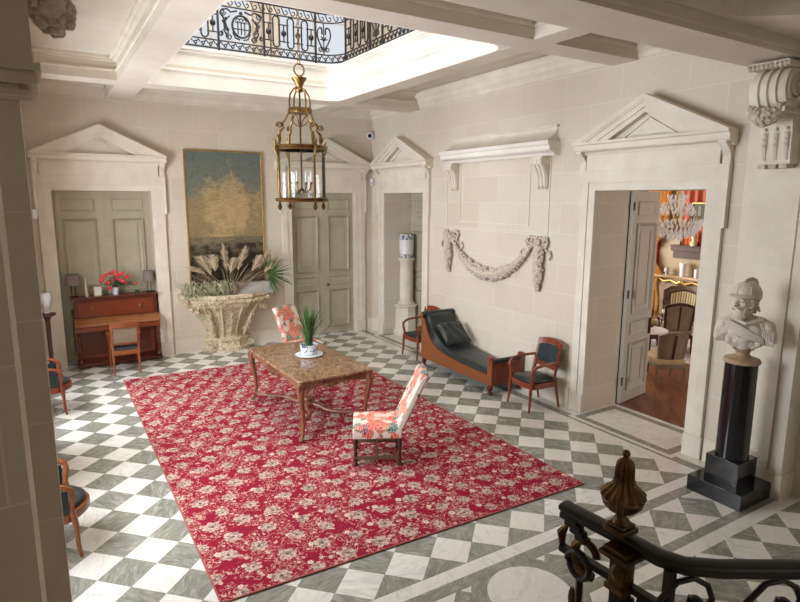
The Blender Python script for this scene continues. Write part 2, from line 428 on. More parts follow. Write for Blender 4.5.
# drum: bands of blue ornament
t = NT('delft_drum_china', rough=.2, spec=.5); x, y, z = t.obj()
nz = t.noise(t.oc, 26, 3); bd = t.mt('ADD', t.mt('LESS_THAN', z, .09), t.mt('GREATER_THAN', z, .40))
c = t.mix(t.mt('MULTIPLY', t.mt('GREATER_THAN', nz, .5), bd), srgb(216,214,212), srgb(92,106,128)); t.color(c); M['drum'] = t.m
# pitted carved basin stone
t = NT('pitted_carved_stone', rough=.85, spec=.15); t.obj()
n1 = t.noise(t.oc, 22, 5, .65, .8); n2 = t.noise(t.oc, 4, 4)
c = t.ramp(n1, [(.36, srgb(92,76,56)), (.43, srgb(190,174,144)), (.6, srgb(222,210,186)), (.75, srgb(200,184,154))])
c = t.mix(t.mt('MULTIPLY', n2, .45), c, srgb(186,164,124)); t.color(c); t.bump(n1, .3, .012); M['basin'] = t.m
# painting: stormy teal sky, golden cloud, dark shore
t = NT('old_oil_paint', rough=.5, spec=.25); x, y, z = t.obj(); A = t.mt
n1 = t.noise(t.scaled(t.oc, (1,1,1)), 2.2, 8, .65, .6)
z = A('SUBTRACT', z, .2)
h = A('ADD', z, A('MULTIPLY', A('SUBTRACT', n1, .5), 1.1))
sky = t.ramp(A('DIVIDE', h, 2.5), [(.0, srgb(44,38,30)), (.2, srgb(66,56,42)), (.27, srgb(90,84,66)), (.34, srgb(142,124,92)), (.6, srgb(150,132,98)), (.76, srgb(112,120,108)), (1, srgb(100,114,108))])
cx = A('ADD', A('POWER', A('DIVIDE', A('SUBTRACT', x, .05), .62), 2), A('POWER', A('DIVIDE', A('SUBTRACT', z, 1.40), .70), 2))
gl = t.ramp(A('ADD', cx, A('MULTIPLY', A('SUBTRACT', t.noise(t.oc, 2.6, 9, .72), .5), 6.0)), [(.3, (1,1,1,1)), (1.1, (0,0,0,1))])
c = t.mix(A('MULTIPLY', gl, .8), sky, srgb(190,164,118))
st_ = t.noise(t.scaled(t.oc, (1,1,5)), 9, 8, .75)
c = t.mix(A('MULTIPLY', t.ramp(st_, [(.45, (0,0,0,1)), (.62, (1,1,1,1))]), .45), c, srgb(116,92,60))
c = t.mix(A('MULTIPLY', A('GREATER_THAN', t.noise(t.oc, 12, 8, .75), .57), A('MULTIPLY', A('GREATER_THAN', z, 1.7), .35)), c, srgb(60,74,70))
sea = t.ramp(t.noise(t.scaled(t.oc, (2,1,9)), 3, 6), [(.4, srgb(84,84,72)), (.6, srgb(128,112,86))])
c = t.mix(A('MULTIPLY', A('LESS_THAN', z, .85), A('MULTIPLY', A('GREATER_THAN', z, .55), .7)), c, sea)
c = t.mix(A('MULTIPLY', t.ramp(t.noise(t.scaled(t.oc, (1.6,1,2)), 3.0, 7), [(.44, (0,0,0,1)), (.56, (1,1,1,1))]), A('MULTIPLY', A('LESS_THAN', z, .72), .85)), c, srgb(36,32,26))
t.color(c); M['painting'] = t.m
# striped salon fabrics
def stripes(name, cols, freq, axis=0, rough=.8):
    t = NT(name, rough=rough, spec=.2); q = t.obj(); f = t.mt('FRACT', t.mt('MULTIPLY', t.mt('ADD', q[axis], 50.0), freq))
    n = len(cols); t.color(t.ramp(f, [(i/n, c) for i, c in enumerate(cols)], 'CONSTANT')); return t.m
M['stripe'] = stripes('striped_green_cream_silk', [srgb(200,186,150), srgb(126,118,84), srgb(214,202,172), srgb(150,138,100)], 9)
M['wallred'] = stripes('red_striped_silk_wall', [srgb(150,52,34), srgb(178,92,50), srgb(126,40,30), srgb(190,110,70)], 5, 1)
M['curtain'] = noisy('gold_silk_curtain', srgb(186,126,48), srgb(214,158,80), .5, 6, 3, stretch=(1,6,.3))
M['linen'] = noisy('taupe_linen', srgb(138,120,100), srgb(126,108,88), .85, 8, 3)
M['cushion'] = noisy('gold_beige_velvet', srgb(176,154,112), srgb(190,168,128), .8, 8, 3)
M['greige'] = noisy('grey_painted_wood', srgb(132,120,100), srgb(116,104,86), .5, 8, 3)
M['carpet'] = noisy('pale_salon_carpet', srgb(196,190,186), srgb(170,150,150), .95, 5, 4)
t = NT('parquet', rough=.3, spec=.4); x, y, z = t.pos()
br = t.n('ShaderNodeTexBrick'); t.put(br.inputs['Vector'], t.vec(t.mt('ADD', x, y), t.mt('SUBTRACT', x, y), 0.0)); br.inputs['Scale'].default_value = 1
br.inputs['Brick Width'].default_value = .5; br.inputs['Row Height'].default_value = .1; br.inputs['Mortar Size'].default_value = .003
br.inputs['Color1'].default_value = srgb(100,62,44); br.inputs['Color2'].default_value = srgb(128,84,60); br.inputs['Mortar'].default_value = srgb(70,40,28)
t.color(br.outputs['Color']); M['parquet'] = t.m
M['teal'] = M['leatherb']
# ------------------------------------------------------------------ the room
XL, XR, YB, CT, CB = -.28, 6.38, 11.69, 5.0, 4.68
g = G().box(-1.6, 7.08, -2.6, 12.4, -.2, 0)
structure('floor', g, M['floor'], 'checkered grey-green and white marble floor laid diagonally', 'floor', smooth=0)
g = G().box(7.08, 14.5, 1.2, 12.4, -.2, 0)
structure('floor_salon', g, M['parquet'], 'brown herringbone parquet of the salon beyond the right-hand doorway', 'floor', smooth=0)

def wall_grid(us, zs, holes, t0, t1, axis):
    """boxes filling a wall except the holes (u0,u1,z0,z1); axis 'x': wall runs along X between y=t0..t1"""
    g = G()
    for a, b in zip(us, us[1:]):
        for c, d in zip(zs, zs[1:]):
            um, zm = (a+b)/2, (c+d)/2
            if any(h[0] < um < h[1] and h[2] < zm < h[3] for h in holes): continue
            if axis == 'x': g.box(a, b, t0, t1, c, d)
            else: g.box(t0, t1, a, b, c, d)
    return g
D1 = (.17, 1.75); D2 = (4.46, 5.95); D3 = (9.59, 11.11); D4 = (3.87, 5.42); DH = 3.12
# back wall
holes = [(D1[0], D1[1], 0, DH), (D2[0], D2[1], 0, DH), (2.2, 3.8, 5.3, 7.9), (4.3, 5.9, 5.3, 7.9), (.2, 1.6, 5.3, 7.9)]
g = wall_grid([-1.6, .17, .2, 1.6, 1.75, 2.2, 3.8, 4.3, 4.46, 5.9, 5.95, 7.08], [0, DH, 5.3, 7.9, 9.0], holes, YB, YB+.3, 'x')
structure('wall_back', g, M['wall'], 'beige ashlar stone back wall with two panelled doors and the painting', 'wall', smooth=0)
# right wall
holes = [(D3[0], D3[1], 0, DH), (D4[0], D4[1], 0, DH), (4.4, 6.0, 5.3, 7.9), (6.8, 8.4, 5.3, 7.9), (9.2, 10.8, 5.3, 7.9)]
g = wall_grid([-2.6, 3.87, 4.4, 5.42, 6.0, 6.8, 8.4, 9.2, 9.59, 10.8, 11.11, 11.99], [0, DH, 5.3, 7.9, 9.0], holes, XR, XR+.7, 'y')
structure('wall_right', g, M['wall'], 'pale ashlar stone wall on the right with the tall salon doorway', 'wall', smooth=0)
# left wall with two window embrasures
W1, W2 = (4.55, 6.25), (8.1, 9.95)
holes = [(W1[0], W1[1], 0, 3.6), (W2[0], W2[1], 0, 3.6)]
g = wall_grid([-2.6, 4.55, 6.25, 8.1, 9.95, 11.99], [0, 3.6, 9.0], holes, XL-.85, XL, 'y')
structure('wall_left', g, M['wall'], 'beige stone wall at the far left behind the foreground pier', 'wall', smooth=0)
g = G().box(-1.6, 7.08, -2.9, -2.6, 0, 9)
structure('wall_stair', g, M['wall'], 'stone wall closing the stair hall', 'wall', smooth=0)
# foreground left piers
g = G().box(XL, -.034, 2.72, 2.95, 0, 3.42)
g.box(XL, .022, 2.70, 2.97, 3.46, 4.68)
g.box(XL, .03, 2.69, 2.98, 3.42, 3.46).box(XL, .002, 2.7, 2.97, 3.36, 3.40).box(XL, .045, 2.69, 2.98, 3.47, 3.50)
structure('wall_pier_left', g, M['wall'], 'brown-shaded stone pier at the left edge of the view', 'wall', smooth=0)
g = G().box(-1.4, -.104, 2.0, 2.3, 0, 4.68)
structure('wall_pier_near', g, M['wall'], 'nearest stone pier face filling the lower left edge of the view', 'wall', smooth=0)
# right pilasters
g = G().box(6.14, XR, 2.68, 2.80, 0, CB).box(6.33, XR, 2.905, 3.45, 0, CB).box(6.31, XR, -2.6, 2.5, 0, CB)
g.box(6.12, XR, 2.665, 2.81, 0, .27).box(6.31, XR, 2.9, 3.46, 0, .27).box(6.29, XR, -2.6, 2.51, 0, .27)
structure('trim_pilasters', g, M['trim'], 'pale stone pilasters behind and right of the bust', 'pilaster', smooth=0)

def baseboard(name, segs, label, axis):
    g = G()
    for a, b in segs:
        if axis == 'b': g.box(a, b, YB-.03, YB, 0, .25).box(a, b, YB-.02, YB, .25, .275)
        else: g.box(XR-.03, XR, a, b, 0, .25).box(XR-.02, XR, a, b, .25, .275)
    structure(name, g, M['trim'], label, 'baseboard', smooth=0)
baseboard('baseboard_back', [(XL, -.12), (2.0, 4.22), (6.22, XR)], 'stone baseboard along the back wall', 'b')
baseboard('baseboard_right', [(3.46, 3.62), (5.68, 9.34), (11.36, YB)], 'stone baseboard along the right wall', 'r')

# door surrounds: local x along the wall, -y out of the wall
def mp(a, b, d): return (a, -d, b)
def surround(name, label, c, hw, rz, top=4.24, consoles=True, dep=.2, HW=1.07):
    r = thing(name, label, 'doorway', c, rz, kind='structure')
    g = G(); w = .22; H = DH; o = hw+w
    # architrave with ears, two fascias
    out = [(-o,.26),(-o,H-.42),(-o-.03,H-.42),(-o-.03,H+.24),(o+.03,H+.24),(o+.03,H-.42),(o,H-.42),(o,.26)]
    inn = [(-hw-.1,.26),(-hw-.1,H-.42),(-hw-.1,H-.41),(-hw-.1,H+.1),(hw+.1,H+.1),(hw+.1,H-.41),(hw+.1,H-.42),(hw+.1,.26)]
    g.frame(out, inn, mp, -.005, .05, closed=False)
    out2 = [(-hw-.115,.26),(-hw-.115,H+.115),(hw+.115,H+.115),(hw+.115,.26)]; inn2 = [(-hw,.26),(-hw,H),(hw,H),(hw,.26)]
    g.frame(out2, inn2, mp, -.005, .035, .03, closed=False)
    g.frame([(-o-.035,H-.42),(-o-.035,H+.27),(o+.035,H+.27),(o+.035,H-.42)], [(-o+.01,H-.42),(-o+.01,H+.235),(o-.01,H+.235),(o-.01,H-.42)], mp, -.005, .065, .05, closed=False)
    obj('architrave', g, M['trim'], r, bev=.004)
    for sx in (-1, 1):
        x0, x1 = sorted((sx*(o+.012), sx*hw)); g = G().box(x0, x1, -.055, .005, 0, .26)
        obj('plinth_block', g, M['trim'], r, bev=.006)
    # frieze
    z0 = H+.27; z1 = top-.66
    g = G().box(-o+.08, o-.08, -.06, .005, z0, z1); obj('frieze', g, M['trim'], r)
    for sx in (-1, 1):
        x0, x1 = sorted((sx*(o-.06), sx*(o+.03)))
        g = G().box(x0, x1, -.05, .005, z0, z1-.1)
        pf = [(0, z1-.1), (.05, z1-.1), (.08, z1-.05), (dep-.04, z1+.02), (dep-.04, z1+.06), (0, z1+.06)]
        g.prism(pf, lambda a, b, d: (d, -a, b), x0, x1)
        obj('console', g, M['trim'], r)
    # horizontal cornice
    prof = [(0,z1),(.07,z1),(.09,z1+.035),(dep-.05,z1+.045),(dep-.03,z1+.06),(dep-.03,z1+.12),(dep,z1+.135),(dep,z1+.165),(0,z1+.165)]
    g = G().prism(prof, lambda a, b, d: (d, -a, b), -HW, HW); obj('cornice', g, M['trim'], r, smooth=0)
    # pediment
    zb = z1+.165; tr = [(-HW, zb), (0, top), (HW, zb)]
    g = G().prism([(-HW*.9, zb), (0, top-.05), (HW*.9, zb)], mp, 0, .05)
    def off(tt):   # inset triangle
        return [(-HW+tt*3.0, zb), (0, top-tt*1.18), (HW-tt*3.0, zb)]
    g.frame(off(.0), off(.05), mp, 0, dep, closed=False)
    g.frame(off(.05), off(.07), mp, 0, dep-.012, closed=False); g.frame(off(.07), off(.125), mp, 0, dep-.03, closed=False)
    g.frame(off(.125), off(.175), mp, 0, dep-.05, closed=False)
    g.frame(off(.215), off(.232), mp, 0, .072)
    obj('pediment', g, M['trim'], r, smooth=0)
    return r
def cy(t): return (t[0]+t[1])/2
def hw(t): return (t[1]-t[0])/2
surround('door_1', 'left doorway surround with white pediment behind the writing desk', (cy(D1), YB, 0), hw(D1), 0)
surround('door_2', 'back doorway surround with pediment half hidden by the hanging lantern', (cy(D2), YB, 0), hw(D2), 0)
surround('door_3', 'corner doorway with pediment around the white column', (XR, cy(D3), 0), hw(D3), -PI/2)
surround('door_4', 'tall open salon doorway with large pediment on the right wall', (XR, cy(D4), 0), hw(D4), -PI/2, HW=1.06)

# panelled door leaves
def leaf(parent, x0, x1, y, mat, knob=None, h=DH, layout=None):
    g = G().box(x0, x1, y, y+.05, 0.01, h)
    lf = obj('door_leaf', g, mat, parent)
    w = x1-x0; a = x0+.13*w/.75; b = x1-.13*w/.75
    g = G()
    for z0, z1 in (layout or [(.18, 1.0), (1.12, 1.3), (1.42, 2.62), (2.76, 2.98)]):
        if z1-z0 > .3:
            for t, dd in ((0, .042), (.035, .018)):
                g.frame([(a+t,z0+t),(a+t,z1-t),(b-t,z1-t),(b-t,z0+t)], [(a+t+.03,z0+t+.03),(a+t+.03,z1-t-.03),(b-t-.03,z1-t-.03),(b-t-.03,z0+t+.03)], lambda p, q, d: (p, y-d, q), -.005, dd, .004)
            k = .10
            g.frame([(a+k,z0+k),(a+k,z1-k),(b-k,z1-k),(b-k,z0+k)], [(a+k+.015,z0+k+.015),(a+k+.015,z1-k-.015),(b-k-.015,z1-k-.015),(b-k-.015,z0+k+.015)], lambda p, q, d: (p, y-d, q), -.005, .012)
        else:
            g.frame([(a,z0),(a,z1),(b,z1),(b,z0)], [(a+.025,z0+.025),(a+.025,z1-.025),(b-.025,z1-.025),(b-.025,z0+.025)], lambda p, q, d: (p, y-d, q), -.005, .022, .004)
    obj('panel_moulding', g, mat, lf)
    if knob is not None:
        g = G().lathe([(.012,0),(.012,.03),(.028,.045),(.03,.06),(.018,.075)], 12); g2 = G(); g2.M = TR(knob, y, 1.12, 0, PI/2); g2.add(g.v, g.f)
        obj('door_knob', g2, M['darkwood'], lf)
    return lf
r = thing('door_leaves', 'closed pair of grey-green panelled door leaves behind the writing desk', 'door', (0, YB+.24, 0), kind='structure')
leaf(r, D1[0], cy(D1)-.0, 0, M['door']); leaf(r, cy(D1)+.001, D1[1], 0, M['door'])
r = thing('door_leaves', 'closed pair of grey-green panelled doors under the hanging lantern', 'door', (0, YB+.12, 0), kind='structure')
leaf(r, D2[0], cy(D2)-.0, 0, M['door']); leaf(r, cy(D2)+.001, D2[1], 0, M['door'], knob=cy(D2)+.1)
r = thing('door_leaves', 'grey panelled door standing beyond the white column in the corner doorway', 'door', (XR+.66, 0, 0), -PI/2, kind='structure')
leaf(r, -D3[1]+.02, -cy(D3)-.1, 0, M['door'], layout=[(.18,1.0),(1.12,1.3),(1.42,2.3),(2.42,2.62),(2.70,2.95)]); leaf(r, -cy(D3)-.09, -D3[0], 0, M['door'], layout=[(.18,1.0),(1.12,1.3),(1.42,2.3),(2.42,2.62),(2.70,2.95)])
# open salon leaf, hinge at (7.10, 5.38)
r = thing('door_leaf_open', 'open grey-white panelled door leaf swung into the salon', 'door', (7.10, 5.395, 0), math.atan2(.145, .83), kind='structure')
leaf(r, 0, .80, -.03, M['doorlite'], layout=[(.2,.92),(1.04,1.24),(1.36,2.66),(2.78,2.98)])
structure('trim_gap_shade', G().box(7.081, 7.16, 5.425, 5.62, 0, DH+.05), M['gap'], 'dark filler block standing in for the shaded gap behind the open door leaf', 'filler', smooth=0)  # dark block added to give the gap behind the leaf its shade
g = G().tube([(.74,-.05,1.1),(.74,-.10,1.1),(.66,-.11,1.1)], .011); g.box(.72,.76,-.055,-.03,.98,1.22); obj('door_handle', g, M['bronze'], r)
for z in (.3, 1.6, 2.85):
    g = G().lathe([(.014,z),(.014,z+.12)], 10, (0,-.04,0)); obj('hinge', g, M['bronze'], r)

# raised stone panel, hooded shelf on brackets and garland on the right wall
g = G()
mr = lambda a, b, d: (XR-d, a, b)
g.frame(rect(6.26, 8.82, 2.47, 3.75), rect(6.28, 8.80, 2.49, 3.73), mr, -.005, .012)
g.frame(rect(6.67, 8.43, 2.60, 3.66), rect(6.69, 8.41, 2.62, 3.64), mr, -.005, .012)
structure('trim_panel', g, M['trim'], 'thin raised stone panel outlines under the hooded shelf', 'panel')
r = thing('stone_shelf', 'long pale stone shelf on two scroll brackets high on the right wall', 'shelf', (XR, 7.42, 0), -PI/2)
L = 1.32
g = G().prism([(0,3.62),(.1,3.62),(.13,3.66),(.2,3.68),(.22,3.70),(.22,3.75),(.25,3.77),(.25,3.82),(0,3.82)], lambda a, b, d: (d, -a, b), -L, L)
obj('shelf_slab', g, M['white'], r, smooth=0)
R = []
for k in range(7):
    t_ = k/6; R.append((3.82+.20*t_, .02+.22*(1-t_)**2.2))
g = G().prism([(0,3.82)]+[(b, a) for a, b in R]+[(0,4.02)], lambda a, b, d: (d, -a, b), -L+.1, L-.06)
g.box(-L+.1, L-.04, -.05, 0, 4.02, 4.05); obj('coved_hood', g, M['trim'], r, smooth=0)
for xx in (-1.12, 1.06):
    g = G(); w = .13
    side = [(0,3.18),(.035,3.18),(.05,3.2),(.045,3.24),(.05,3.3),(.09,3.42),(.14,3.5),(.155,3.56),(.16,3.62),(0,3.62)]
    g.prism(side, lambda a, b, d: (d, -a, b), xx-w, xx+w-.06)
    for q in (-.1, -.03, .04):
        g.tube([(xx+q, -a-.004, b) for a, b in side[2:8]], .02, 8)
    g.box(xx-w-.01, xx+w-.05, -.19, 0, 3.5, 3.6)
    for q in (-.095, -.025, .045):
        g.box(xx+q-.02, xx+q+.02, -.2, -.18, 3.51, 3.57); g.ell((xx+q, -.045, 3.175), (.022,.03,.03), 8, 6)
    obj('bracket', g, M['trim'], r, bev=.003)

def blobs(g, c, n, sp, r0, r1):
    for _ in range(n):
        p = (c[0]+rnd.uniform(-sp[0], sp[0]), c[1]+rnd.uniform(-sp[1], sp[1]), c[2]+rnd.uniform(-sp[2], sp[2]))
        r_ = rnd.uniform(r0, r1); g.ell(p, (r_*rnd.uniform(.7,1.3), r_*.7, r_*rnd.uniform(.7,1.3)), 7, 5)
r = thing('stone_garland', 'carved stone flower swag with bows and hanging drops on the right wall', 'wall relief', (XR, 7.45, 0), -PI/2)
xa, xb = -1.24, .98
g = G(); pts = []; rr = []
for k in range(33):
    u = k/32; xx = xa+.10+(xb-xa-.16)*u; zz = 2.34-.58*(1-(2*u-1)**2)**.85
    pts.append((xx, -.05, zz)); rr.append(.022+.078*math.sin(PI*u)**.8)
g.tube(pts, rr, 12, flat=.8)
for p, q in zip(pts, rr):
    for _ in range(9):
        a = rnd.uniform(0, PI); s_ = rnd.uniform(.018, .04)*(.5+q*6)
        g.ell((p[0]+rnd.uniform(-.03,.03), p[1]-q*.75*math.sin(a), p[2]+q*math.cos(a)), (s_, s_*.8, s_*rnd.uniform(.5,1)), 7, 5)
obj('swag', g, M['relief'], r)
for xx, zb in ((xa, 1.72), (xb+.08, 1.66)):
    g = G(); pts = [(xx, -.045, 2.38-(2.38-zb)*k/12) for k in range(13)]
    rr = [.04+.045*math.sin(PI*min(1, .15+.85*k/12)) for k in range(13)]; rr[-1] = .03
    g.tube(pts, rr, 10, flat=.8)
    for p, q in zip(pts, rr):
        for _ in range(11):
            a = rnd.uniform(0, PI); s_ = rnd.uniform(.016, .034)
            g.ell((p[0]+q*math.cos(a), p[1]-q*.75*math.sin(a), p[2]+rnd.uniform(-.03,.03)), (s_, s_*.8, s_), 7, 5)
    obj('drop', g, M['relief'], r)
for xx, sg in ((xa, 1), (xb+.08, -1)):
    g = G()
    for sx in (-1, 1):
        big = 1.25 if sx == sg else .7
        g.tube([(xx+sx*big*a, -.03-.01*math.sin(9*a), 2.36+b) for a, b in [(0,0),(.08,.07),(.17,.08),(.23,.02),(.2,-.06),(.13,-.07),(.07,-.02),(0,0)]], .024, 8, flat=.9)
        g.tube([(xx+sx*big*(.16+a), -.035, 2.40+b) for a, b in spiral(0,0,.075,.02,PI,3.4*PI,18)], .018, 8)
        g.tube([(xx+sx*big*a, -.03, 2.34+b) for a, b in [(.02,-.02),(.14,-.04),(.22,-.11),(.3,-.1),(.33,-.16),(.28,-.22)]], .018, 6)
    g.ell((xx, -.045, 2.38), (.045,.04,.045), 10, 8); blobs(g, (xx, -.04, 2.37), 10, (.09,.01,.07), .014, .028)
    obj('bow', g, M['relief'], r)

# big scroll brackets under the near ceiling beam (right and left)
def scroll_bracket(name, label, c, rz, w=.33):
    r = thing(name, label, 'wall bracket', c, rz)
    h = w/2
    g = G().prism([(0,3.42),(.13,3.42),(.15,3.5),(.15,3.7),(.18,3.9),(.22,4.0),(.25,4.3),(0,4.3)], lambda a, b, d: (d, -a, b), -h+.02, h-.02)
    for q in (-.1, 0, .1):
        g.tube([(q, -.13, 3.46), (q, -.152, 3.6), (q, -.152, 3.72)], .03, 8)
        for k in range(4): g.ell((q, -.17, 3.6+.05*k), (.022,.02,.02), 8, 6)
    obj('shaft', g, M['trim'], r)
    g = G(); g.lathe([(.19,-h),(.2,-h+.02),(.2,h-.02),(.19,h)], 28); gg = G(); gg.M = TR(0, -.22, 4.1, 0, 0, PI/2); gg.add(g.v, g.f)
    for q in (-.08, .0, .08):
        gg2 = G(); gg2.lathe([(.2,-.022),(.222,-.012),(.222,.012),(.2,.022)], 28)
        gg.M = TR(q, -.22, 4.1, 0, 0, PI/2); gg.add(gg2.v, gg2.f)
    gg.M = Matrix.Identity(4); gg.box(-h-.01, h+.01, -.40, -.05, 3.885, 3.93)
    for sx in (-1, 1):
        sp = spiral(-.22, 4.1, .185, .02, 0, 4.6*PI, 44); gg.tube([(sx*(h+.004), a, b) for a, b in sp], .016, 8)
    obj('volute', gg, M['trim'], r)
    g = G(); g.box(-h-.02, h+.02, -.44, 0, 4.29, 4.34)
    for k in range(9): g.ell((-h+.04*k+.005, -.43, 4.30), (.024,.03,.03), 8, 6)
    for k in range(10): g.ell((h+.02, -.02-.045*k, 4.31), (.02,.024,.03), 8, 6)
    obj('leaf_moulding', g, M['relief'], r)
    g = G(); pts = []; rr = []
    for k in range(17):
        u = k/16; pts.append((-h-.03+(w+.06)*u, -.2-.2*math.sin(PI*u)**.5, 3.99-.15*math.sin(PI*u))); rr.append(.04+.035*math.sin(PI*u))
    g.tube(pts, rr, 10)
    for p, q in zip(pts, rr):
        for _ in range(12):
            a = rnd.uniform(0, 2*PI); s_ = rnd.uniform(.012, .026); g.ell((p[0]+rnd.uniform(-.02,.02), p[1]-q*math.sin(a), p[2]+q*math.cos(a)), (s_,)*3, 7, 5)
    obj('flower_swag', g, M['relief'], r)
    for k in range(3): g = G().box(-h+.02+.1*k, -h+.09+.1*k, -.15, -.02, 3.38, 3.42); obj('drop_tassel', g, M['relief'], r)
    return r
scroll_bracket('scroll_bracket', 'large carved scroll bracket with flower swag under the beam, upper right corner', (6.33, 3.11, -.07), -PI/2)
scroll_bracket('scroll_bracket', 'carved round scroll end of the stone bracket at the upper left beside the pier', (-.27, 3.26, -.02), PI/2)

# ------------------------------------------------------------------ ceiling, beams, gallery well
g = G()
for x0, x1, y0, y1 in [(XL-.3, 1.5, 4.4, YB), (4.66, XR, 4.4, YB), (1.5, 4.66, 9.79, YB), (1.5, 4.66, 4.4, 5.24)]:
    g.box(x0, x1, y0, y1, CT, CT+.28)
g.box(XL-.3, XR, 3.3, 4.4, CT, 5.28)
structure('ceiling', g, M['ceil'], 'cream coffered ceiling plaster between the beams', 'ceiling', smooth=0)
g = G()
g.box(1.11, 1.51, 3.41, YB, CB, CT).box(4.65, 4.955, 3.41, YB, CB, CT)
for x0, x1 in ((XL, 1.11), (4.955, XR)):
    g.box(x0, x1, 9.75, 10.17, CB, CT); g.box(x0, x1, 4.905, 5.285, CB, CT)
g.box(1.51, 4.65, 9.78, 10.17, CB, CT); g.box(1.51, 4.65, 4.905, 5.25, CB, CT)
g.box(XL, XR, 2.93, 3.41, 4.30, 5.3)
structure('ceiling_beams', g, M['ceil'], 'wide plaster ceiling beams crossing around the gallery opening', 'ceiling', smooth=0)
# mouldings inside coffers
g = G()
def coffer(x0, x1, y0, y1):
    for t_, z0 in ((.05, 4.93), (.09, 4.96), (.02, 4.80)):
        z1 = z0+.03 if z0 < 4.9 else 5.0
        g.frame(rect(x0, x1, y0, y1), rect(x0+t_, x1-t_, y0+t_, y1-t_), lambda a, b, d: (a, b, d), z1, z0)
for c_ in [(XL, 1.11, 5.285, 9.75), (XL, 1.11, 10.17, YB), (1.51, 4.65, 10.17, YB), (4.955, XR, 10.17, YB), (4.955, XR, 5.285, 9.75),
           (XL, 1.11, 3.41, 4.905), (1.51, 4.65, 3.41, 4.905), (4.955, XR, 3.41, 4.905)]: coffer(*c_)
for a in (0,):
    pr_ = [(0,4.70),(.02,4.70),(.03,4.76),(.07,4.80),(.08,4.86),(.12,4.90),(.13,4.97),(0,5.0)]
    g.prism(pr_, lambda p, q, d: (d, YB-p, q), XL, XR)
    g.prism(pr_, lambda p, q, d: (XR-p, d, q), 3.41, YB)
structure('trim_ceiling', g, M['trim'], 'cream stepped cornice mouldings of the ceiling coffers', 'moulding', smooth=0)
# rounded well lining, two stepped fascias
def rrect(x0, x1, y0, y1, r, n=10):
    p = []
    for cx, cy_, a in ((x1-r, y1-r, 0), (x0+r, y1-r, PI/2), (x0+r, y0+r, PI), (x1-r, y0+r, 1.5*PI)):
        for k in range(n+1): p.append((cx+r*math.cos(a+PI/2*k/n), cy_+r*math.sin(a+PI/2*k/n)))
    return p
def sqc(x0, x1, y0, y1, n=10):
    p = []
    for c_ in ((x1, y1), (x0, y1), (x0, y0), (x1, y0)): p += [c_]*(n+1)
    return p
X0, X1, Y0, Y1 = 1.52, 4.62, 5.28, 9.75
R = [[(a, b, CB+.005) for a, b in sqc(X0-.02, X1+.04, Y0-.04, Y1+.04)]]
for o, z in ((0, CB), (0, 4.9), (-.015, 4.905), (-.015, 4.935), (.03, 4.95), (.035, 4.965), (.035, 5.16), (.02, 5.17), (.02, 5.19), (-.01, 5.20), (-.01, 5.23), (-.03, 5.24), (-.03, 5.275), (.1, 5.28)):
    R.append([(a, b, z) for a, b in rrect(X0-o, X1+o, Y0-o, Y1+o, .26+o)])
R.append([(a, b, 5.28) for a, b in sqc(X0-.4, X1+.4, Y0-.4, Y1+.4)])
g = G().rings(R, caps=False)
structure('trim_gallery_well', g, M['white'], 'white stepped fascia with rounded corners around the gallery opening', 'moulding', smooth=30)
g = G()
for x0, x1, y0, y1 in [(XL, 1.2, 3.9, YB), (4.95, XR, 3.9, YB), (1.2, 4.95, 10.1, YB), (1.2, 4.95, 3.9, 4.9)]:
    g.box(x0, x1, y0, y1, 5.275, 5.30)
structure('floor_gallery', g, M['parquet'], 'gallery floor around the opening upstairs', 'floor', smooth=0)
# upper storey shell
g = G()
for x0, x1, y0, y1 in [(-1.6, 1.2, -2.9, 12), (5.0, 7.08, -2.9, 12), (1.2, 5.0, -2.9, 5.2), (1.2, 5.0, 9.8, 12)]: g.box(x0, x1, y0, y1, 8.6, 8.9)
structure('ceiling_upper', g, M['white'], 'upper gallery ceiling with a skylight', 'ceiling', smooth=0)
g = G().box(XL, XR, 3.5, 3.8, 5.28, 8.6)
structure('wall_gallery_front', g, M['wall'], 'upper gallery wall over the stairs', 'wall', smooth=0)
# near ceiling over the stairs with curved underside
g = G().prism([(2.93, 5.1), (2.5, 5.12), (2.0, 5.25), (1.2, 5.5), (-2.6, 5.5), (-2.6, 5.7), (2.93, 5.7)], yz, -1.6, 7.08)
structure('ceiling_stair', g, M['ceil'], 'smooth curved plaster ceiling above the stairs, top right corner', 'ceiling', smooth=25)
g = G().prism([(XL,2.931),(XL,2.90),(4.3,2.90),(4.72,2.89),(4.9,2.82),(5.06,2.70),(5.23,2.55),(5.5,2.36),(5.9,2.24),(XR,2.2),(XR,2.931)], lambda a, b, d: (a, b, d), 4.44, 4.60)
g.box(XL, XR, 2.915, 2.931, 4.335, 4.36)
structure('trim_beam', g, M['trim'], 'ledge with curved edge along the nearest ceiling beam, top right', 'moulding', smooth=0)

# windows: gallery glazing and left wall windows
def window(name, label, c, rz, w, h, z0, cols=2, rows=4, sky=None):
    r = thing(name, label, 'window', c, rz, kind='structure')
    g = G().frame(rect(-w/2, w/2, z0, z0+h), rect(-w/2+.07, w/2-.07, z0+.07, z0+h-.07), mp, -.03, .03)
    for k in range(1, cols): x = -w/2+w*k/cols; g.box(x-.02, x+.02, -.02, .02, z0, z0+h)
    for k in range(1, rows): z = z0+h*k/rows; g.box(-w/2, w/2, -.02, .02, z-.015, z+.015)
    obj('frame', g, M['white'], r)
    g = G().box(-w/2+.02, w/2-.02, .0, .008, z0+.02, z0+h-.02); obj('pane', g, sky or M['skypane'], r)
    return r
M['skypane'] = emit('daylit_pane', (.80,.88,1,1), 1.6)
M['skyp2'] = emit('daylit_curtained_pane', (.80,.84,.90,1), .75)
M['dimpane'] = NT('grey_blue_mirror_pane', srgb(170,178,190), .12, .3).m
k = 0
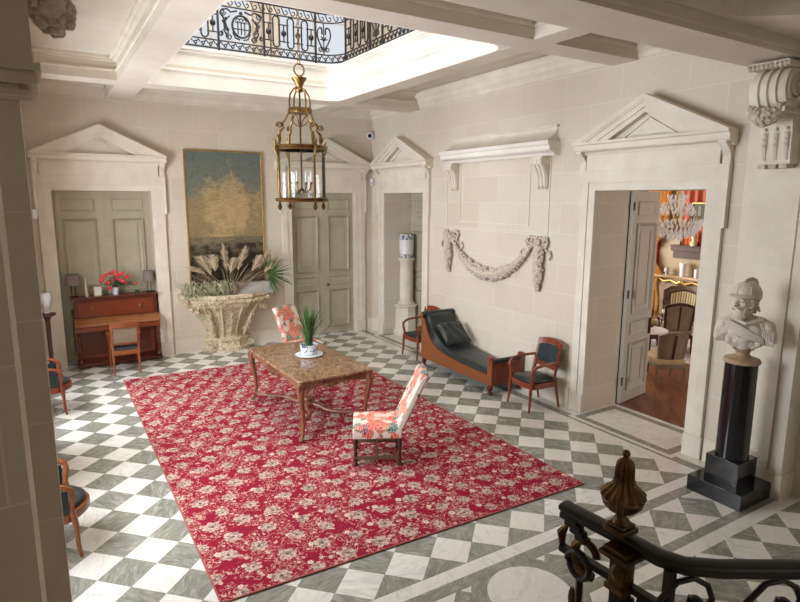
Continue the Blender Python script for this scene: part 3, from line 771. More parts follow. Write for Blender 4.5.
for x0, x1 in ((.2, 1.6), (2.2, 3.8), (4.3, 5.9)):
    k += 1; window('window_%d' % k, 'tall pale gallery window behind the railing, back wall', ((x0+x1)/2, YB+.12, 0), 0, x1-x0, 2.6, 5.3, sky=M['skyp2'])
for y0, y1 in ((4.4, 6.0), (6.8, 8.4), (9.2, 10.8)):
    k += 1; window('window_%d' % k, 'grey-blue gallery window behind the railing, right side', (XR+.12, (y0+y1)/2, 0), -PI/2, y1-y0, 2.6, 5.3, sky=M['dimpane'])
for y0, y1 in (W1, W2):
    k += 1; window('window_%d' % k, 'tall window in the left wall recess', (XL-.75, (y0+y1)/2, 0), PI/2, y1-y0, 3.5, .05)
window('window_9', 'upstairs window in the left gallery wall', (XL+.02, 7.5, 0), PI/2, 3.6, 2.6, 5.6, cols=3, sky=M['skyp2'])
# upper pilasters seen through the railing
g = G()
for x in (.0, 1.75, 1.95, 3.95, 4.12, 6.1): g.box(x, x+.12, YB-.12, YB, 5.3, 8.3)
for y in (4.1, 6.2, 6.5, 8.55, 8.9, 11.0): g.box(XR-.12, XR, y, y+.14, 5.3, 8.3)
structure('trim_gallery', g, M['trim'], 'pale upstairs pilasters seen through the railing', 'pilaster', smooth=0)
# stair landing below the rail (the photographer stands here)
land = [(-.28,-2.6),(-.28,1.42),(1.62,1.42),(1.66,1.0),(1.95,.8),(2.7,.32),(2.7,-2.6)]
g = G().prism(land, lambda a, b, d: (a, b, d), 0, 1.2)
structure('floor_landing', g, M['trim'], 'stone stair landing under the black handrail', 'floor', smooth=0)
# ------------------------------------------------------------------ furniture
def seat_poly(w, d, r=.06, bulge=.03):
    h = w/2
    return [(-h+.03, d/2), (-h, 0), (-h-.005, -d/2+r), (-h+.03, -d/2+.01)]+[(-h+.03+(w-.06)*k/10, -d/2-bulge*math.sin(PI*k/10)) for k in range(1, 10)]+[(h-.03, -d/2+.01), (h+.005, -d/2+r), (h, 0), (h-.03, d/2)]
def cushion(g, poly, z0, z1, puff=.03, xs=None):
    cx = sum(a for a, b in poly)/len(poly); cy_ = sum(b for a, b in poly)/len(poly)
    R = []
    for s_, z in ((.96, z0), (1, z0+.015), (1, z1-puff*.6), (.97, z1-puff*.2), (.88, z1), (.6, z1+puff*.5), (.25, z1+puff*.7)):
        R.append([(cx+(a-cx)*s_, cy_+(b-cy_)*s_, z) for a, b in poly])
    return g.rings(R)
def armchair(label, loc, rz, group, bulge=.03, wd='mahog', pad='leather', backpad=None, round_back=False, seatpad=None, h=.93, w=.56, arms=True):
    r = thing('armchair', label, 'armchair', loc, rz, group)
    d = .48; hw_ = w/2; W = M[wd]
    for sx in (-1, 1):
        g = G().tube([(sx*(hw_-.03), -d/2+.02, .44), (sx*(hw_-.03), -d/2, .3), (sx*(hw_-.025), -d/2-.005, .12), (sx*(hw_-.02), -d/2-.02, 0)], [.027,.024,.019,.015], 8); obj('leg', g, W, r)
        g = G().tube([(sx*(hw_-.05), d/2-.03, .44), (sx*(hw_-.05), d/2, .25), (sx*(hw_-.045), d/2+.05, 0)], [.024,.021,.016], 8); obj('leg', g, W, r)
    P = seat_poly(w-.02, d, bulge=bulge)
    g = G().prism(P, lambda a, b, z: (a, b, z), .33, .41); obj('seat_rail', g, W, r, bev=.006)
    g = cushion(G(), [(a*.93, b*.93) for a, b in P], .405, .455); obj('seat', g, M[seatpad or pad], r, smooth=60)
    # back: frame leaning, curved in plan
    def bk(a, b, dd):   # a across, b height, dd forward
        lean = (b-.42)*.22
        return (a, d/2-.03+lean-.05*(1-(a/hw_)**2)*0 + .05*(a/hw_)**2*-1 - dd, b)
    top = h
    n = 12
    def crest(o): return [(-hw_+.02+o, .43)]+[(-hw_+.02+o+(w-.04-2*o)*k/n, top-o+.03*math.sin(PI*k/n)) for k in range(n+1)]+[(hw_-.02-o, .43)]
    if round_back:
        inn = [(-hw_+.055, .50)]+[(-hw_+.055+(w-.11)*k/n, top-.075+.03*math.sin(PI*k/n)-.02*abs(2*k/n-1)**3) for k in range(n+1)]+[(hw_-.055, .50)]
        ip = [(-hw_+.062+(w-.124)*k/n, top-.085+.02*math.sin(PI*k/n)) for k in range(n+1)]+[((hw_-.062)*math.cos(PI*k/n), .74-.17*math.sin(PI*k/n)**.8) for k in range(n+1)]
        g = G().frame(crest(0), inn, bk, -.015, .02, closed=False)
        obj('back_frame', g, W, r, bev=.003)
        g = G().prism(ip, bk, -.012, .03); obj('back_pad', g, M[backpad or pad], r, bev=.012, smooth=60)
        g = G().prism([(-hw_+.05, .56), (hw_-.05, .56), (hw_-.06, .70), (-hw_+.06, .70)], bk, -.008, .01)
        obj('back_panel', g, W, r)
    else:
        inn = [(-hw_+.065, .43)]+[(-hw_+.065+(w-.13)*k/n, top-.085) for k in range(n+1)]+[(hw_-.065, .43)]
        g = G().frame(crest(0), inn, bk, -.015, .018, closed=False)
        g.prism([(-hw_+.04, .50), (hw_-.04, .50), (hw_-.04, .54), (-hw_+.04, .54)], bk, -.012, .015)
        obj('back_frame', g, W, r, bev=.003)
        g = G().prism([(-hw_+.06, .535), (hw_-.06, .535), (hw_-.06, top-.08), (-hw_+.06, top-.08)], bk, -.008, .012)
        obj('back_pad', g, M[backpad or pad], r, bev=.005, smooth=60)
    if arms:
        for sx in (-1, 1):
            pts = bez((sx*(hw_-.03), d/2+.02, .70), (sx*(hw_+.01), .1, .70), (sx*(hw_+.02), -.08, .69), (sx*(hw_+.005), -d/2+.07, .665), 8)+bez((sx*(hw_+.0), -d/2+.03, .64), (sx*(hw_), -d/2-.03, .60), (sx*(hw_-.03), -d/2+.03, .52), (sx*(hw_-.03), -d/2+.02, .42), 6)
            g = G().tube(pts, [.02]*5+[.022]*5+[.023]*6, 8); obj('arm', g, W, r)
    return r
GR = 'green leather armchairs round the hall'
armchair('mahogany armchair with shield-shaped green leather back, between daybed and salon doorway', (5.98, 6.02, 0), -PI/2-.12, GR, round_back=True, backpad='leatherb', h=.95)
armchair('mahogany armchair mostly hidden behind the head of the daybed', (6.07, 9.17, 0), -PI/2, GR, h=.92)
armchair('fruitwood armchair with green leather, nearest at the lower left beside the pier', (-.23, 5.50, 0), PI/2+.05, 'leather armchairs along the left wall', wd='orange', h=.90, backpad='leather', w=.60, bulge=.14)
armchair('green leather armchair at the left edge, in front of the black vase pedestal', (-.20, 9.33, 0), PI/2+.02, 'leather armchairs along the left wall', wd='mahog', h=.90, w=.60, bulge=.13)
armchair('open-backed wooden armchair with blue-green seat pushed up to the writing desk', (1.05, 11.02, 0), .03+0.0 , None, wd='orange', seatpad='leatherb', backpad='linen', h=.90, w=.50).rotation_euler[2] = PI-.03
# padded arm fields on the nearest left armchair are leather
for o in [q for q in bpy.data.objects if q.get('category') == 'armchair' and q.location.x < 0]:
    for sx in (-1, 1):
        g = G().prism([(-.20,.42),(.20,.42),(.2,.62),(-.2,.62)], lambda a, b, d: (sx*.285+d, a, b), -.008, .008)
        obj('arm_panel', g, M['leather'], o)

# daybed (head towards +Y). local: x across (0 = hall side), y along
r = thing('daybed', 'boat-shaped wooden daybed with rolled head and green-black leather mattress', 'daybed', (5.685, 6.62, 0))
L = 1.96
top = [(1.90,.93),(1.85,.80),(1.77,.64),(1.65,.51),(1.45,.415),(1.15,.36),(.8,.33),(.45,.315),(.12,.31)]
side = [(0,.16),(0,.56),(.03,.585),(.07,.585),(.10,.56),(.105,.315)][0:5]+[(.105,.33)]+top[::-1]+[(1.93,.965),(1.97,.95),(1.975,.88),(1.955,.72),(1.96,.45),(1.97,.16)]
for x0 in (0, .60):
    g = G().prism(side, lambda a, b, d: (d, a, b), x0, x0+.045); obj('side_panel', g, M['orange'], r, bev=.004)
g = G().box(.04, .60, .0, .04, .16, .50).box(.07,.57,-.012,.0,.22,.44); obj('foot_board', g, M['mahog'], r, bev=.004)
g = G().lathe([(.0,0),(.035,0),(.035,.56),(0,.56)], 14); gg = G(); gg.M = TR(.045, .045, .535, 0, 0, PI/2); gg.add(g.v, g.f); obj('foot_roll', gg, M['leather'], r)
for x in (.022, .622):
    g = G().lathe([(.0,.50),(.038,.50),(.04,.58),(.045,.6),(.03,.62),(0,.625)], 16, (x, .045, 0)); obj('post_cap', g, M['mahog'], r)
for x in (.03, .615):
    for y in (.06, 1.9):
        g = G().lathe([(.02,0),(.03,.01),(.038,.03),(.03,.05),(.02,.06),(.042,.09),(.045,.12),(.035,.165)], 16, (x, y, 0)); obj('leg', g, M['mahogdark'], r)
# mattress follows the side curve
pf = [(.10,.20),(.10,.42),(.45,.43),(.8,.45),(1.15,.49),(1.36,.54),(1.53,.63),(1.68,.77),(1.78,.92),(1.84,.965),(1.90,.97),(1.93,.92),(1.93,.2)]
g = G()
R = []
for x, s_ in ((.045, -.03), (.075, -.008), (.12, 0), (.32, .012), (.53, 0), (.57, -.008), (.602, -.03)):
    R.append([(x, y, z-.03*(z<.8)+(s_ if z > .25 else 0)) for y, z in pf])
g.rings(R); obj('mattress', g, M['leather'], r, smooth=60)
g = G()
for x, e_ in ((-.01,0), ): pass
g.lathe([(0,-.02),(.05,-.02),(.058,0),(.058,.645),(.05,.665),(0,.665)], 16); gg = G(); gg.M = TR(0, 1.92, .955, 0, 0, PI/2); gg.add(g.v, g.f)
obj('head_roll', gg, M['leather'], r)
for x in (-.025, .647): 
    g = G(); t_ = G().lathe([(0,0),(.045,0),(.045,.018),(0,.022)], 16); g.M = TR(x, 1.92, .955, 0, 0, PI/2); g.add(t_.v, t_.f); obj('roll_end', g, M['orange'], r)
# pillow leaning on the head end
pl = thing('pillow', 'crumpled green-black leather pillow leaning at the head of the daybed', 'pillow', (6.0, 8.03, .60))
g = G(); n = 14; R = []
for j in range(n+1):
    v = -1+2*j/n; row = []
    for i in range(n+1):
        u = -1+2*i/n; row.append((u, v))
    R.append(row)
def pil(u, v, s_):
    e = max(0, (1-u**4))*max(0, (1-v**4)); hgt = s_*.06*e**.5 + (.028*noise.noise(Vector((u*2.2, v*3.5, s_)))+.014*math.sin(u*9+3*v+2*noise.noise(Vector((u*2, v*2, 4)))))*e*(s_ > 0)
    return (u*.275*(1-.06*(1-abs(v))), v*.24*(1-.05*(1-abs(u))), hgt)
vs = []; fs = []
for s_ in (1, -1):
    b0 = len(vs)
    for row in R: vs += [pil(u, v, s_) for u, v in row]
    for j in range(n):
        for i in range(n): fs.append((b0+j*(n+1)+i, b0+j*(n+1)+i+1, b0+(j+1)*(n+1)+i+1, b0+(j+1)*(n+1)+i))
g.M = TR(0, 0, .095, 0, math.radians(40)); g.add(vs, fs)
o = obj('pillow_body', g, M['leather'], pl, smooth=70)

# centre table
r = thing('table', 'carved wooden centre table with brown speckled marble top on the red rug', 'table', (2.99, 7.40, .012), .02)
TWX, TWY = .53, .965
P = []
for k in range(4):
    cx, cy_ = ((1,1),(-1,1),(-1,-1),(1,-1))[k]; P += [(cx*TWX-cx*.04+.04*math.cos(PI/2*k+PI/2*i/5), cy_*TWY-cy_*.04+.04*math.sin(PI/2*k+PI/2*i/5)) for i in range(6)]
g = G().prism(P, lambda a, b, z: (a, b, z), .765, .80); obj('table_top', g, M['breccia'], r, bev=.01)
for sx in (-1, 1):
    g = G(); n = 24; ap = [(-TWY+.07, .765)]+[(-TWY+.07+2*(TWY-.07)*k/n, .665+.04*math.sin(PI*k/n*1)**2-.03*abs(math.cos(PI*k/n*3))*0-.025*math.exp(-((k-n/2)/2.2)**2)*2.2) for k in range(n+1)]+[(TWY-.07, .765)]
    g.prism(ap, yz, sx*(TWX-.06)-.014, sx*(TWX-.06)+.014); obj('apron', g, M['tablewood'], r, bev=.004)
    g = G(); blobs(g, (sx*(TWX-.045), 0, .68), 26, (.01,.11,.04), .012, .026)
    for s2 in (-1, 1):
        g.tube([(sx*(TWX-.04), s2*a, b) for a, b in spiral(.16,.70,.06,.012,PI,4*PI,20)], .009, 6)
    obj('carving', g, M['tablewood'], r)
for sy in (-1, 1):
    n = 20; ap = [(-TWX+.07, .765)]+[(-TWX+.07+2*(TWX-.07)*k/n, .665+.045*math.sin(PI*k/n)**2-.05*math.exp(-((k-n/2)/2.)**2)) for k in range(n+1)]+[(TWX-.07, .765)]
    g = G().prism(ap, lambda a, b, d: (a, d, b), sy*(TWY-.06)-.014, sy*(TWY-.06)+.014); obj('apron', g, M['tablewood'], r, bev=.004)
    g = G(); blobs(g, (0, sy*(TWY-.045), .69), 22, (.10,.01,.035), .012, .024)
    for s2 in (-1, 1):
        g.tube([(s2*a, sy*(TWY-.04), b) for a, b in spiral(.15,.70,.05,.012,PI,4*PI,20)], .009, 6)
    obj('carving', g, M['tablewood'], r)
for sx in (-1, 1):
    for sy in (-1, 1):
        q = 1/math.sqrt(2); c0 = Vector((sx*(TWX-.07), sy*(TWY-.07), 0)); dv = Vector((sx*q, sy*q, 0))
        pts = [c0+dv*o+Vector((0,0,z)) for o, z in [(0,.765),(.02,.72),(.035,.66),(.03,.58),(.01,.48),(-.015,.36),(-.025,.24),(-.015,.13),(.01,.06),(.035,.025)]]
        g = G().tube(pts, [.045,.048,.05,.042,.034,.028,.024,.022,.024,.028], 10); g.ell(tuple(c0+dv*.045+Vector((0,0,.026))), (.034,.034,.026), 10, 8)
        g.ell(tuple(c0+dv*.08+Vector((0,0,.70))), (.022,.022,.05), 8, 6)
        obj('leg', g, M['tablewood'], r)
        # stretcher: S-curve from the leg to the centre
        a_ = c0+dv*-.01; mid = Vector((0, sy*.16, .13))
        pts = bez((a_.x, a_.y, .13), (a_.x-sx*.02, a_.y-sy*.42, .15), (sx*.10, sy*.62, .12), (sx*.10, sy*.20, .14), 12)+[(sx*.05, sy*.10, .145), (0, 0, .15)]
        g = G().tube(pts, .026, 8, flat=.7); obj('stretcher', g, M['tablewood'], r)
g = G().lathe([(.0,.12),(.11,.12),(.12,.14),(.10,.165),(.06,.175),(.065,.2),(.09,.215),(.08,.235),(0,.24)], 20); obj('stretcher_boss', g, M['tablewood'], r)

# potted palm on the table
r = thing('potted_palm', 'small green palm in a blue and white china pot on the marble table', 'plant', (3.07, 7.50, .812))
g = G().lathe([(0,0),(.11,0),(.19,.012),(.195,.022),(.11,.018),(0,.016)], 32); obj('saucer', g, M['china'], r)
g = G().lathe([(.09,.018),(.105,.03),(.12,.08),(.125,.15),(.13,.165),(.118,.165),(.11,.13),(0,.125)], 32); obj('pot', g, M['bluechina'], r)
def palm(g, n, R_, h0, h1, spread, w=.007, base=.02):
    for k in range(n):
        a = rnd.uniform(0, 2*PI); sp = rnd.uniform(.15, 1)*spread; hh = rnd.uniform(h0, h1)
        d = Vector((math.cos(a), math.sin(a), 0)); p0 = d*base*rnd.random()+Vector((0,0,R_))
        p3 = d*sp+Vector((0,0,R_+hh)); p1 = p0+Vector((0,0,hh*.5)); pts = bez(tuple(p0), tuple(p1), tuple(p0.lerp(p3,.6)+Vector((0,0,hh*.22))), tuple(p3), 6)
        g.blade(pts, [w*.5, w*.8, w, w, w*.85, w*.5, .001], d.cross(Vector((0,0,1))), .6)
g = G(); palm(g, 80, .13, .30, .60, .30, .009, .06); obj('foliage', g, M['green'], r, smooth=0, solid=.0012)
g = G().tube([(.05,0,.15),(.16,-.05,.30),(.30,-.10,.43)], [.006,.01,.012], 6, flat=.3); g.lathe([(0,.12),(.11,.12),(.11,.135),(0,.14)], 16); obj('dark_blade', g, M['iron'], r)

# floral side chairs
def side_chair(label, loc, rz):
    r = thing('side_chair', label, 'chair', loc, rz, 'floral side chairs')
    w, d = .54, .56; a, b = w/2-.03, d/2-.03
    prof = [(.024,0),(.026,.02),(.018,.035),(.026,.06),(.026,.09),(.014,.1),(.022,.13),(.014,.17),(.02,.21),(.026,.25),(.026,.33)]
    for sx in (-1, 1):
        for sy in (-1, 1): g = G().lathe(prof, 12, (sx*a, sy*b, 0)); obj('leg', g, M['darkwood'], r)
        g = G().box(sx*a-.015, sx*a+.015, -b, b, .07, .105); obj('stretcher', g, M['legwood'], r, bev=.003)
    g = G().box(-a, a, -.012, .012, .075, .10); obj('stretcher', g, M['legwood'], r, bev=.003)
    g = G().box(-a, a, -b-.012, -b+.012, .19, .24); obj('stretcher', g, M['legwood'], r, bev=.003)
    P = [(-w/2,-d/2),(w/2,-d/2),(w/2,d/2),(-w/2,d/2)]
    g = G(); R = []
    for s_, z in ((.98,.32),(1,.335),(1,.435),(.97,.452),(.85,.462),(.4,.468)): R.append([(p*s_, q*s_, z) for p, q in P])
    g.rings(R); obj('seat', g, M['floral'], r, bev=.012, smooth=50)
    n = 8
    def bp(x, z, dd): return (x, d/2-.03+(z-.42)*.46-dd, z)
    out = [(-w/2+.005,.40)]+[(-w/2+.005+(w-.01)*k/n, 1.04+.022*math.sin(PI*k/n)) for k in range(n+1)]+[(w/2-.005,.40)]
    g = G().prism(out, bp, -.04, .045); obj('backrest', g, M['floral'], r, bev=.02, smooth=50)
    return r
side_chair('floral upholstered chair in the foreground, turned sideways on the red rug', (3.14, 5.65, .012), math.atan2(-.24, .45)-PI/2+0)
side_chair('floral upholstered chair behind the far end of the marble table', (3.865, 9.57, .012), math.atan2(.2, .42))

# writing desk
r = thing('writing_desk', 'mahogany writing desk with fold-down leaf and turned legs, in front of the closed doors', 'desk', (1.03, 11.42, 0))
W = .70
g = G().prism([(0,.745),(0,.785),(.18,.875),(.47,.875),(.47,.735)], lambda a, b, d: (d, a, b), -W, W); obj('writing_leaf', g, M['desktop'], r, bev=.006)
g = G().box(-W+.01, W-.01, .02, .46, .655, .735); obj('frieze_rail', g, M['mahog'], r, bev=.004)
g = G().box(-W+.02, W-.02, .18, .47, .775, 1.225); obj('upper_body', g, M['mahogdark'], r, bev=.004)
g = G().box(-W-.01, W+.01, .14, .47, 1.225, 1.255); obj('top_board', g, M['mahogdark'], r, bev=.006)
g = G().box(-W+.08, W-.08, .168, .19, .90, 1.16)
dr = obj('drawer_front', g, M['mahog'], r, bev=.003)
g = G().frame(rect(-W+.08, W-.08, .90, 1.16), rect(-W+.10, W-.10, .92, 1.14), lambda a, b, d: (a, .168-d, b), -.002, .008); g.frame(rect(-W+.13, W-.13, .945, 1.115), rect(-W+.135, W-.135, .95, 1.11), lambda a, b, d: (a, .168-d, b), -.002, .004)
obj('drawer_moulding', g, M['mahog'], dr)
for x in (-.40, .40):
    g = G().ell((x, .16, 1.04), (.028,.012,.04), 14, 8); g.tube([(x-.018,.15,1.04),(x-.02,.14,1.01),(x,.135,.995),(x+.02,.14,1.01),(x+.018,.15,1.04)], .004, 6); obj('drawer_pull', g, M['brass'], dr)
g = G().ell((0, .165, 1.15), (.008,.006,.012)); obj('keyhole', g, M['brass'], dr)
for sx in (-1, 1):
    g = G().box(min(sx*(W-.0), sx*(W+.02)), max(sx*(W-.0), sx*(W+.02)), .25, .29, .93, 1.0); obj('side_bolt', g, M['iron'], r)
for sx in (-1, 1):
    x = sx*(W-.05)
    g = G().lathe([(.05,0),(.052,.03),(.045,.06),(.03,.075),(.05,.10),(.035,.125),(.022,.15),(.032,.2),(.042,.25),(.036,.3),(.022,.34),(.034,.37),(.022,.4),(.03,.45),(.038,.5),(.03,.55),(.02,.575),(.04,.6),(.045,.655)], 16, (x, .07, 0))
    obj('leg', g, M['mahogdark'], r)
g = G().box(-W+.04, W-.04, .30, .46, .07, .655); obj('lower_cupboard', g, M['mahogdark'], r, bev=.004)
g = G()
for x0, x1 in ((-W+.09, -.03), (.03, W-.09)): g.frame(rect(x0, x1, .12, .62), rect(x0+.05, x1-.05, .17, .57), lambda a, b, d: (a, .30-d, b), -.002, .012, .004)
obj('cupboard_panel', g, M['mahog'], r)
g = G().box(-W, W, .02, .47, .02, .07); obj('foot_shelf', g, M['mahogdark'], r, bev=.004)
TZ = 1.255
def lamp(label, x, sh, h):
    r = thing('table_lamp', label, 'lamp', (x, 11.76, TZ), 0, 'lamps on the writing desk')
    for dx in (-.03, .03): g = G().tube([(dx*1.0, 0, .015), (dx, 0, h-.16)], .008, 8); obj('stem', g, M['iron'], r)
    g = G().lathe([(0,0),(.055,0),(.06,.008),(.05,.016),(0,.018)], 20, sx=1.3); g.tube([(-.03,0,h-.16),(0,0,h-.14),(.03,0,h-.16)], .007, 6); g.tube([(0,0,h-.14),(0,0,h-.05)], .006, 6); obj('base', g, M['iron'], r)
    g = G().lathe([(sh*1.12,h-.19),(sh*.86,h),(sh*.855,h),(sh*1.115,h-.19)], 32); R_ = g; obj('lamp_shade', g, M['shade'], r, smooth=60)
lamp('mauve-shaded desk lamp left of the red roses', .37, .125, .40)
lamp('mauve-shaded desk lamp right of the red roses', 1.62, .10, .40)
r = thing('rose_bouquet', 'bouquet of red roses in a small metal pail on the writing desk', 'flowers', (1.04, 11.72, TZ))
g = G().lathe([(.045,0),(.06,.13),(.066,.135),(.056,.13),(.042,.02),(0,.02)], 20); obj('pail', g, M['china'], r)
g = G()
for _ in range(130):
    a = rnd.uniform(0, 2*PI); q = rnd.uniform(.02, .25); z = .15+rnd.uniform(0, .2)*(1.1-q*2.2)
    p = Vector((q*math.cos(a), q*.6*math.sin(a), z)); d = Vector((math.cos(a+rnd.uniform(-1,1)), math.sin(a), rnd.uniform(-.4,.6))).normalized()
    g.blade([tuple(p), tuple(p+d*.025), tuple(p+d*.05)], [.004,.02,.002], d.cross(Vector((0,0,1))), .3)
for _ in range(16):
    a = rnd.uniform(0, 2*PI); q = rnd.uniform(.05, .2); g.tube([(0,0,.05), (q*.4*math.cos(a), q*.4*math.sin(a), .16), (q*math.cos(a), q*.6*math.sin(a), .26)], .003, 5)
obj('foliage', g, M['green2'], r, smooth=0, solid=.001)
for k, (x, z, s_) in enumerate([(-.22,.30,.045),(-.16,.37,.04),(-.09,.40,.035),(-.02,.42,.045),(.02,.37,.04),(.10,.38,.05),(.20,.32,.042),(-.13,.24,.04),(.11,.26,.045),(-.04,.28,.03),(.16,.22,.03),(.34,.19,.032),(-.21,.35,.03),(.04,.30,.03),(-.10,.14,.036)]):
    g = G(); y = -.06-.08*rnd.random()*(1-abs(x)*2)
    g.ell((x,y,z), (s_*.6,s_*.6,s_*.6), 10, 8)
    for i in range(7):
        a = 2*PI*i/7; g.ell((x+s_*.55*math.cos(a), y-.01+.015*math.sin(a*2), z+s_*.5*math.sin(a)), (s_*.5,s_*.28,s_*.5), 8, 6)
    obj('rose', g, M['rose'], r, smooth=60)
r = thing('figurine', 'slender ivory figurine beside the left desk lamp', 'figurine', (.57, 11.73, TZ))
g = G().lathe([(.03,0),(.032,.02),(.018,.04),(.024,.10),(.02,.15),(.026,.19),(.014,.23),(.012,.28),(.006,.33),(.001,.345)], 14); obj('figure', g, M['ivory'], r)
r = thing('picture_frame', 'small white framed card standing on the writing desk', 'picture frame', (.75, 11.70, TZ), .1)
g = G().frame(rect(-.065,.065,0,.17), rect(-.05,.05,.015,.155), mp, 0, .012); obj('frame', g, M['ivory'], r)
g = G().box(-.06,.06,-.006,0,.01,.16); obj('card', g, M['paper'], r)
r = thing('dish', 'small green glass dish right of the rose pail', 'dish', (1.40, 11.70, TZ))
g = G().lathe([(.02,0),(.035,.02),(.04,.04),(.03,.05),(.034,.055),(0,.05)], 14); obj('bowl', g, M['green2'], r)

# tall black pedestal with pale vase at the left
r = thing('vase_pedestal', 'slim dark pedestal stand at the left edge, carrying a pale vase', 'pedestal', (-.06, 10.45, 0))
g = G().lathe([(.14,0),(.14,.04),(.06,.08),(.035,.14),(.03,.6),(.035,1.1),(.05,1.16),(.12,1.19),(.12,1.22),(0,1.22)], 20); obj('stand', g, M['darkwood'], r)
r = thing('vase', 'pale green-grey vase on the dark pedestal at the left edge', 'vase', (-.06, 10.45, 1.22))
g = G().lathe([(.035,0),(.05,.01),(.03,.03),(.05,.08),(.085,.16),(.095,.26),(.09,.33),(.098,.34),(.085,.33),(0,.3)], 24); obj('body', g, M['zinc'], r)
g = G(); palm(g, 20, .3, .03, .1, .08, .01, .03); obj('foliage', g, M['frond'], r, smooth=0, solid=.001)

# painting
r = thing('painting', 'large old seascape painting with golden clouds in a thin gilt frame', 'painting', (3.10, YB-.005, 1.20), 0)
g = G().box(-.73, .73, -.03, 0, .02, 2.68); obj('canvas', g, M['painting'], r)
g = G().frame(rect(-.75,.75,0,2.70), rect(-.726,.726,.024,2.676), mp, 0, .05, .04); obj('frame', g, M['gold'], r, bev=.004)

# carved stone basin
r = thing('stone_basin', 'large weathered carved stone wall basin filled with dried plants', 'basin', (2.99, YB-.005, 0))
def outl(w, d): return [(-w,0),(-w,-d*.35),(-w*.86,-d*.62),(-w*.52,-d*.80),(-w*.42,-d),(-w*.14,-d*1.04),(w*.14,-d*1.04),(w*.42,-d),(w*.52,-d*.80),(w*.86,-d*.62),(w,-d*.35),(w,0)]
g = G(); R = []
for w, d, z in [(.46,.36,0),(.46,.36,.08),(.43,.34,.10),(.42,.33,.2),(.45,.35,.22),(.45,.35,.26),(.36,.28,.29),(.38,.30,.36),(.43,.34,.5),(.50,.39,.64),(.57,.44,.74),(.63,.48,.82),(.66,.5,.86),(.74,.56,.90),(.80,.60,.96),(.82,.61,.99)]:
    R.append([(a, b, z) for a, b in outl(w, d)])
g.rings(R); obj('bowl', g, M['basin'], r, smooth=25)
g = G(); R = []
for w, d, z in [(.80,.60,.98),(.84,.62,1.0),(.87,.64,1.04),(.86,.635,1.08),(.89,.66,1.11),(.89,.66,1.16),(.87,.645,1.175),(.80,.585,1.175),(.78,.57,1.10)]:
    R.append([(a, b, z) for a, b in outl(w, d)])
g.rings(R)
for sx in (-1, 1):
    for k in range(26):
        u = rnd.random(); x = sx*rnd.uniform(.05, .84); zz = rnd.uniform(1.02, 1.09)
        y = -.66 if abs(x) < .37 else (-.66+(abs(x)-.37)*.42 if abs(x) < .76 else -.42)
        g.ell((x, y, zz), (rnd.uniform(.015,.04), .02, rnd.uniform(.01,.025)), 7, 5)
obj('rim', g, M['basin'], r, smooth=25)
g = G()
for x, s0 in ((-.13, 1), (.13, 1), (-.40, .9), (.40, .9)):
    g = G()
    pts = [(x*f, -d_, z) for f, d_, z in [(.92,.29,.3),(.95,.32,.38),(1.05,.36,.5),(1.2,.41,.64),(1.35,.47,.76),(1.5,.53,.86),(1.6,.6,.95)]]
    if abs(x) > .2: pts = [(p[0]*.8, p[1]*.86, p[2]) for p in pts]
    g.tube(pts, .022, 8)
    obj('rib', g, M['basin'], r)
for x in (-.27, 0, .27):
    g = G(); g.tube([(x*(1+(z-.3)*1.1), -(.30+(z-.3)*.42)*(1.05 if x == 0 else .95), z) for z in (.36,.5,.65,.8)], .022, 6)
    for k in range(16):
        z = .34+rnd.random()*.46; f = .30+(z-.3)*.42; g.ell((x*(1+(z-.3)*1.1)+rnd.uniform(-.05,.05), -f*(1.05 if x == 0 else .95)-.0, z), (rnd.uniform(.015,.035), .02, rnd.uniform(.015,.035)), 7, 5)
    obj('carving', g, M['basin'], r)
for sx in (-1, 1):
    g = G()
    blobs(g, (sx*.66, -.38, .88), 22, (.08,.06,.06), .02, .045)
    g.tube([(sx*(.40+a), -.34, .1+b) for a, b in spiral(0,.05,.07,.015,0,3.5*PI,18)], .014, 6)
    obj('carving', g, M['basin'], r)

def plume(name, base, tip, w, m, parent, n=240, droop=.35):
    b = Vector(base); t_ = Vector(tip); ax = t_-b; g = G()
    g.tube([base, tuple(b.lerp(t_, .5)+Vector((0,0,.02))), tip], [.004,.003,.001], 5)
    for _ in range(n):
        u = rnd.uniform(.0, 1); p = b.lerp(t_, u); a = rnd.uniform(0, 2*PI); rw = w*1.15*rnd.uniform(.4,1.1)*math.sin(PI*min(1, u*.8+.18))
        d = Vector((math.cos(a), math.sin(a)*.7, .25))*rw + ax.normalized()*rw*1.2 - Vector((0,0,droop*rw))
        g.blade([tuple(p), tuple(p+d*.55+Vector((0,0,.01))), tuple(p+d)], [.003,.005,.001], Vector((-math.sin(a), math.cos(a), .3)), .2)
    obj(name, g, m, parent, smooth=0, solid=.001)
r = thing('pampas_grass', 'spray of feathery dried pampas plumes rising from the stone basin', 'dried plants', (3.02, 11.33, 1.13))
for i, (bx, bz, tx, tz, w) in enumerate([(-.35,.42,-.50,.78,.15),(-.45,.44,-.72,.60,.14),(-.30,.5,-.30,.80,.12),(-.05,.48,-.12,1.02,.08),(.15,.5,.34,.94,.09),(.42,.46,.62,.76,.13),(.58,.48,.84,.84,.12),(.0,.44,.08,.72,.12),(.66,.42,.95,.66,.11)]):
    plume('plume', (bx, -.02-.05*(i % 3), bz), (tx, -.06*(i % 2), tz), w, M['plume'], r)
g = G()
for i in range(70):
    a = rnd.uniform(-.75, .8); q = rnd.uniform(.25, .62); g.tube([(rnd.uniform(-.12,.12), rnd.uniform(-.1,.08), -.02), (a*.45, rnd.uniform(-.12,.08), q*.5), (a, rnd.uniform(-.15,.05), q)], .0035, 4)
obj('stems', g, M['dry'], r)
r = thing('dried_foliage', 'pale hanging dried leaves over the left rim of the basin', 'dried plants', (2.55, 11.22, 1.14))
g = G()
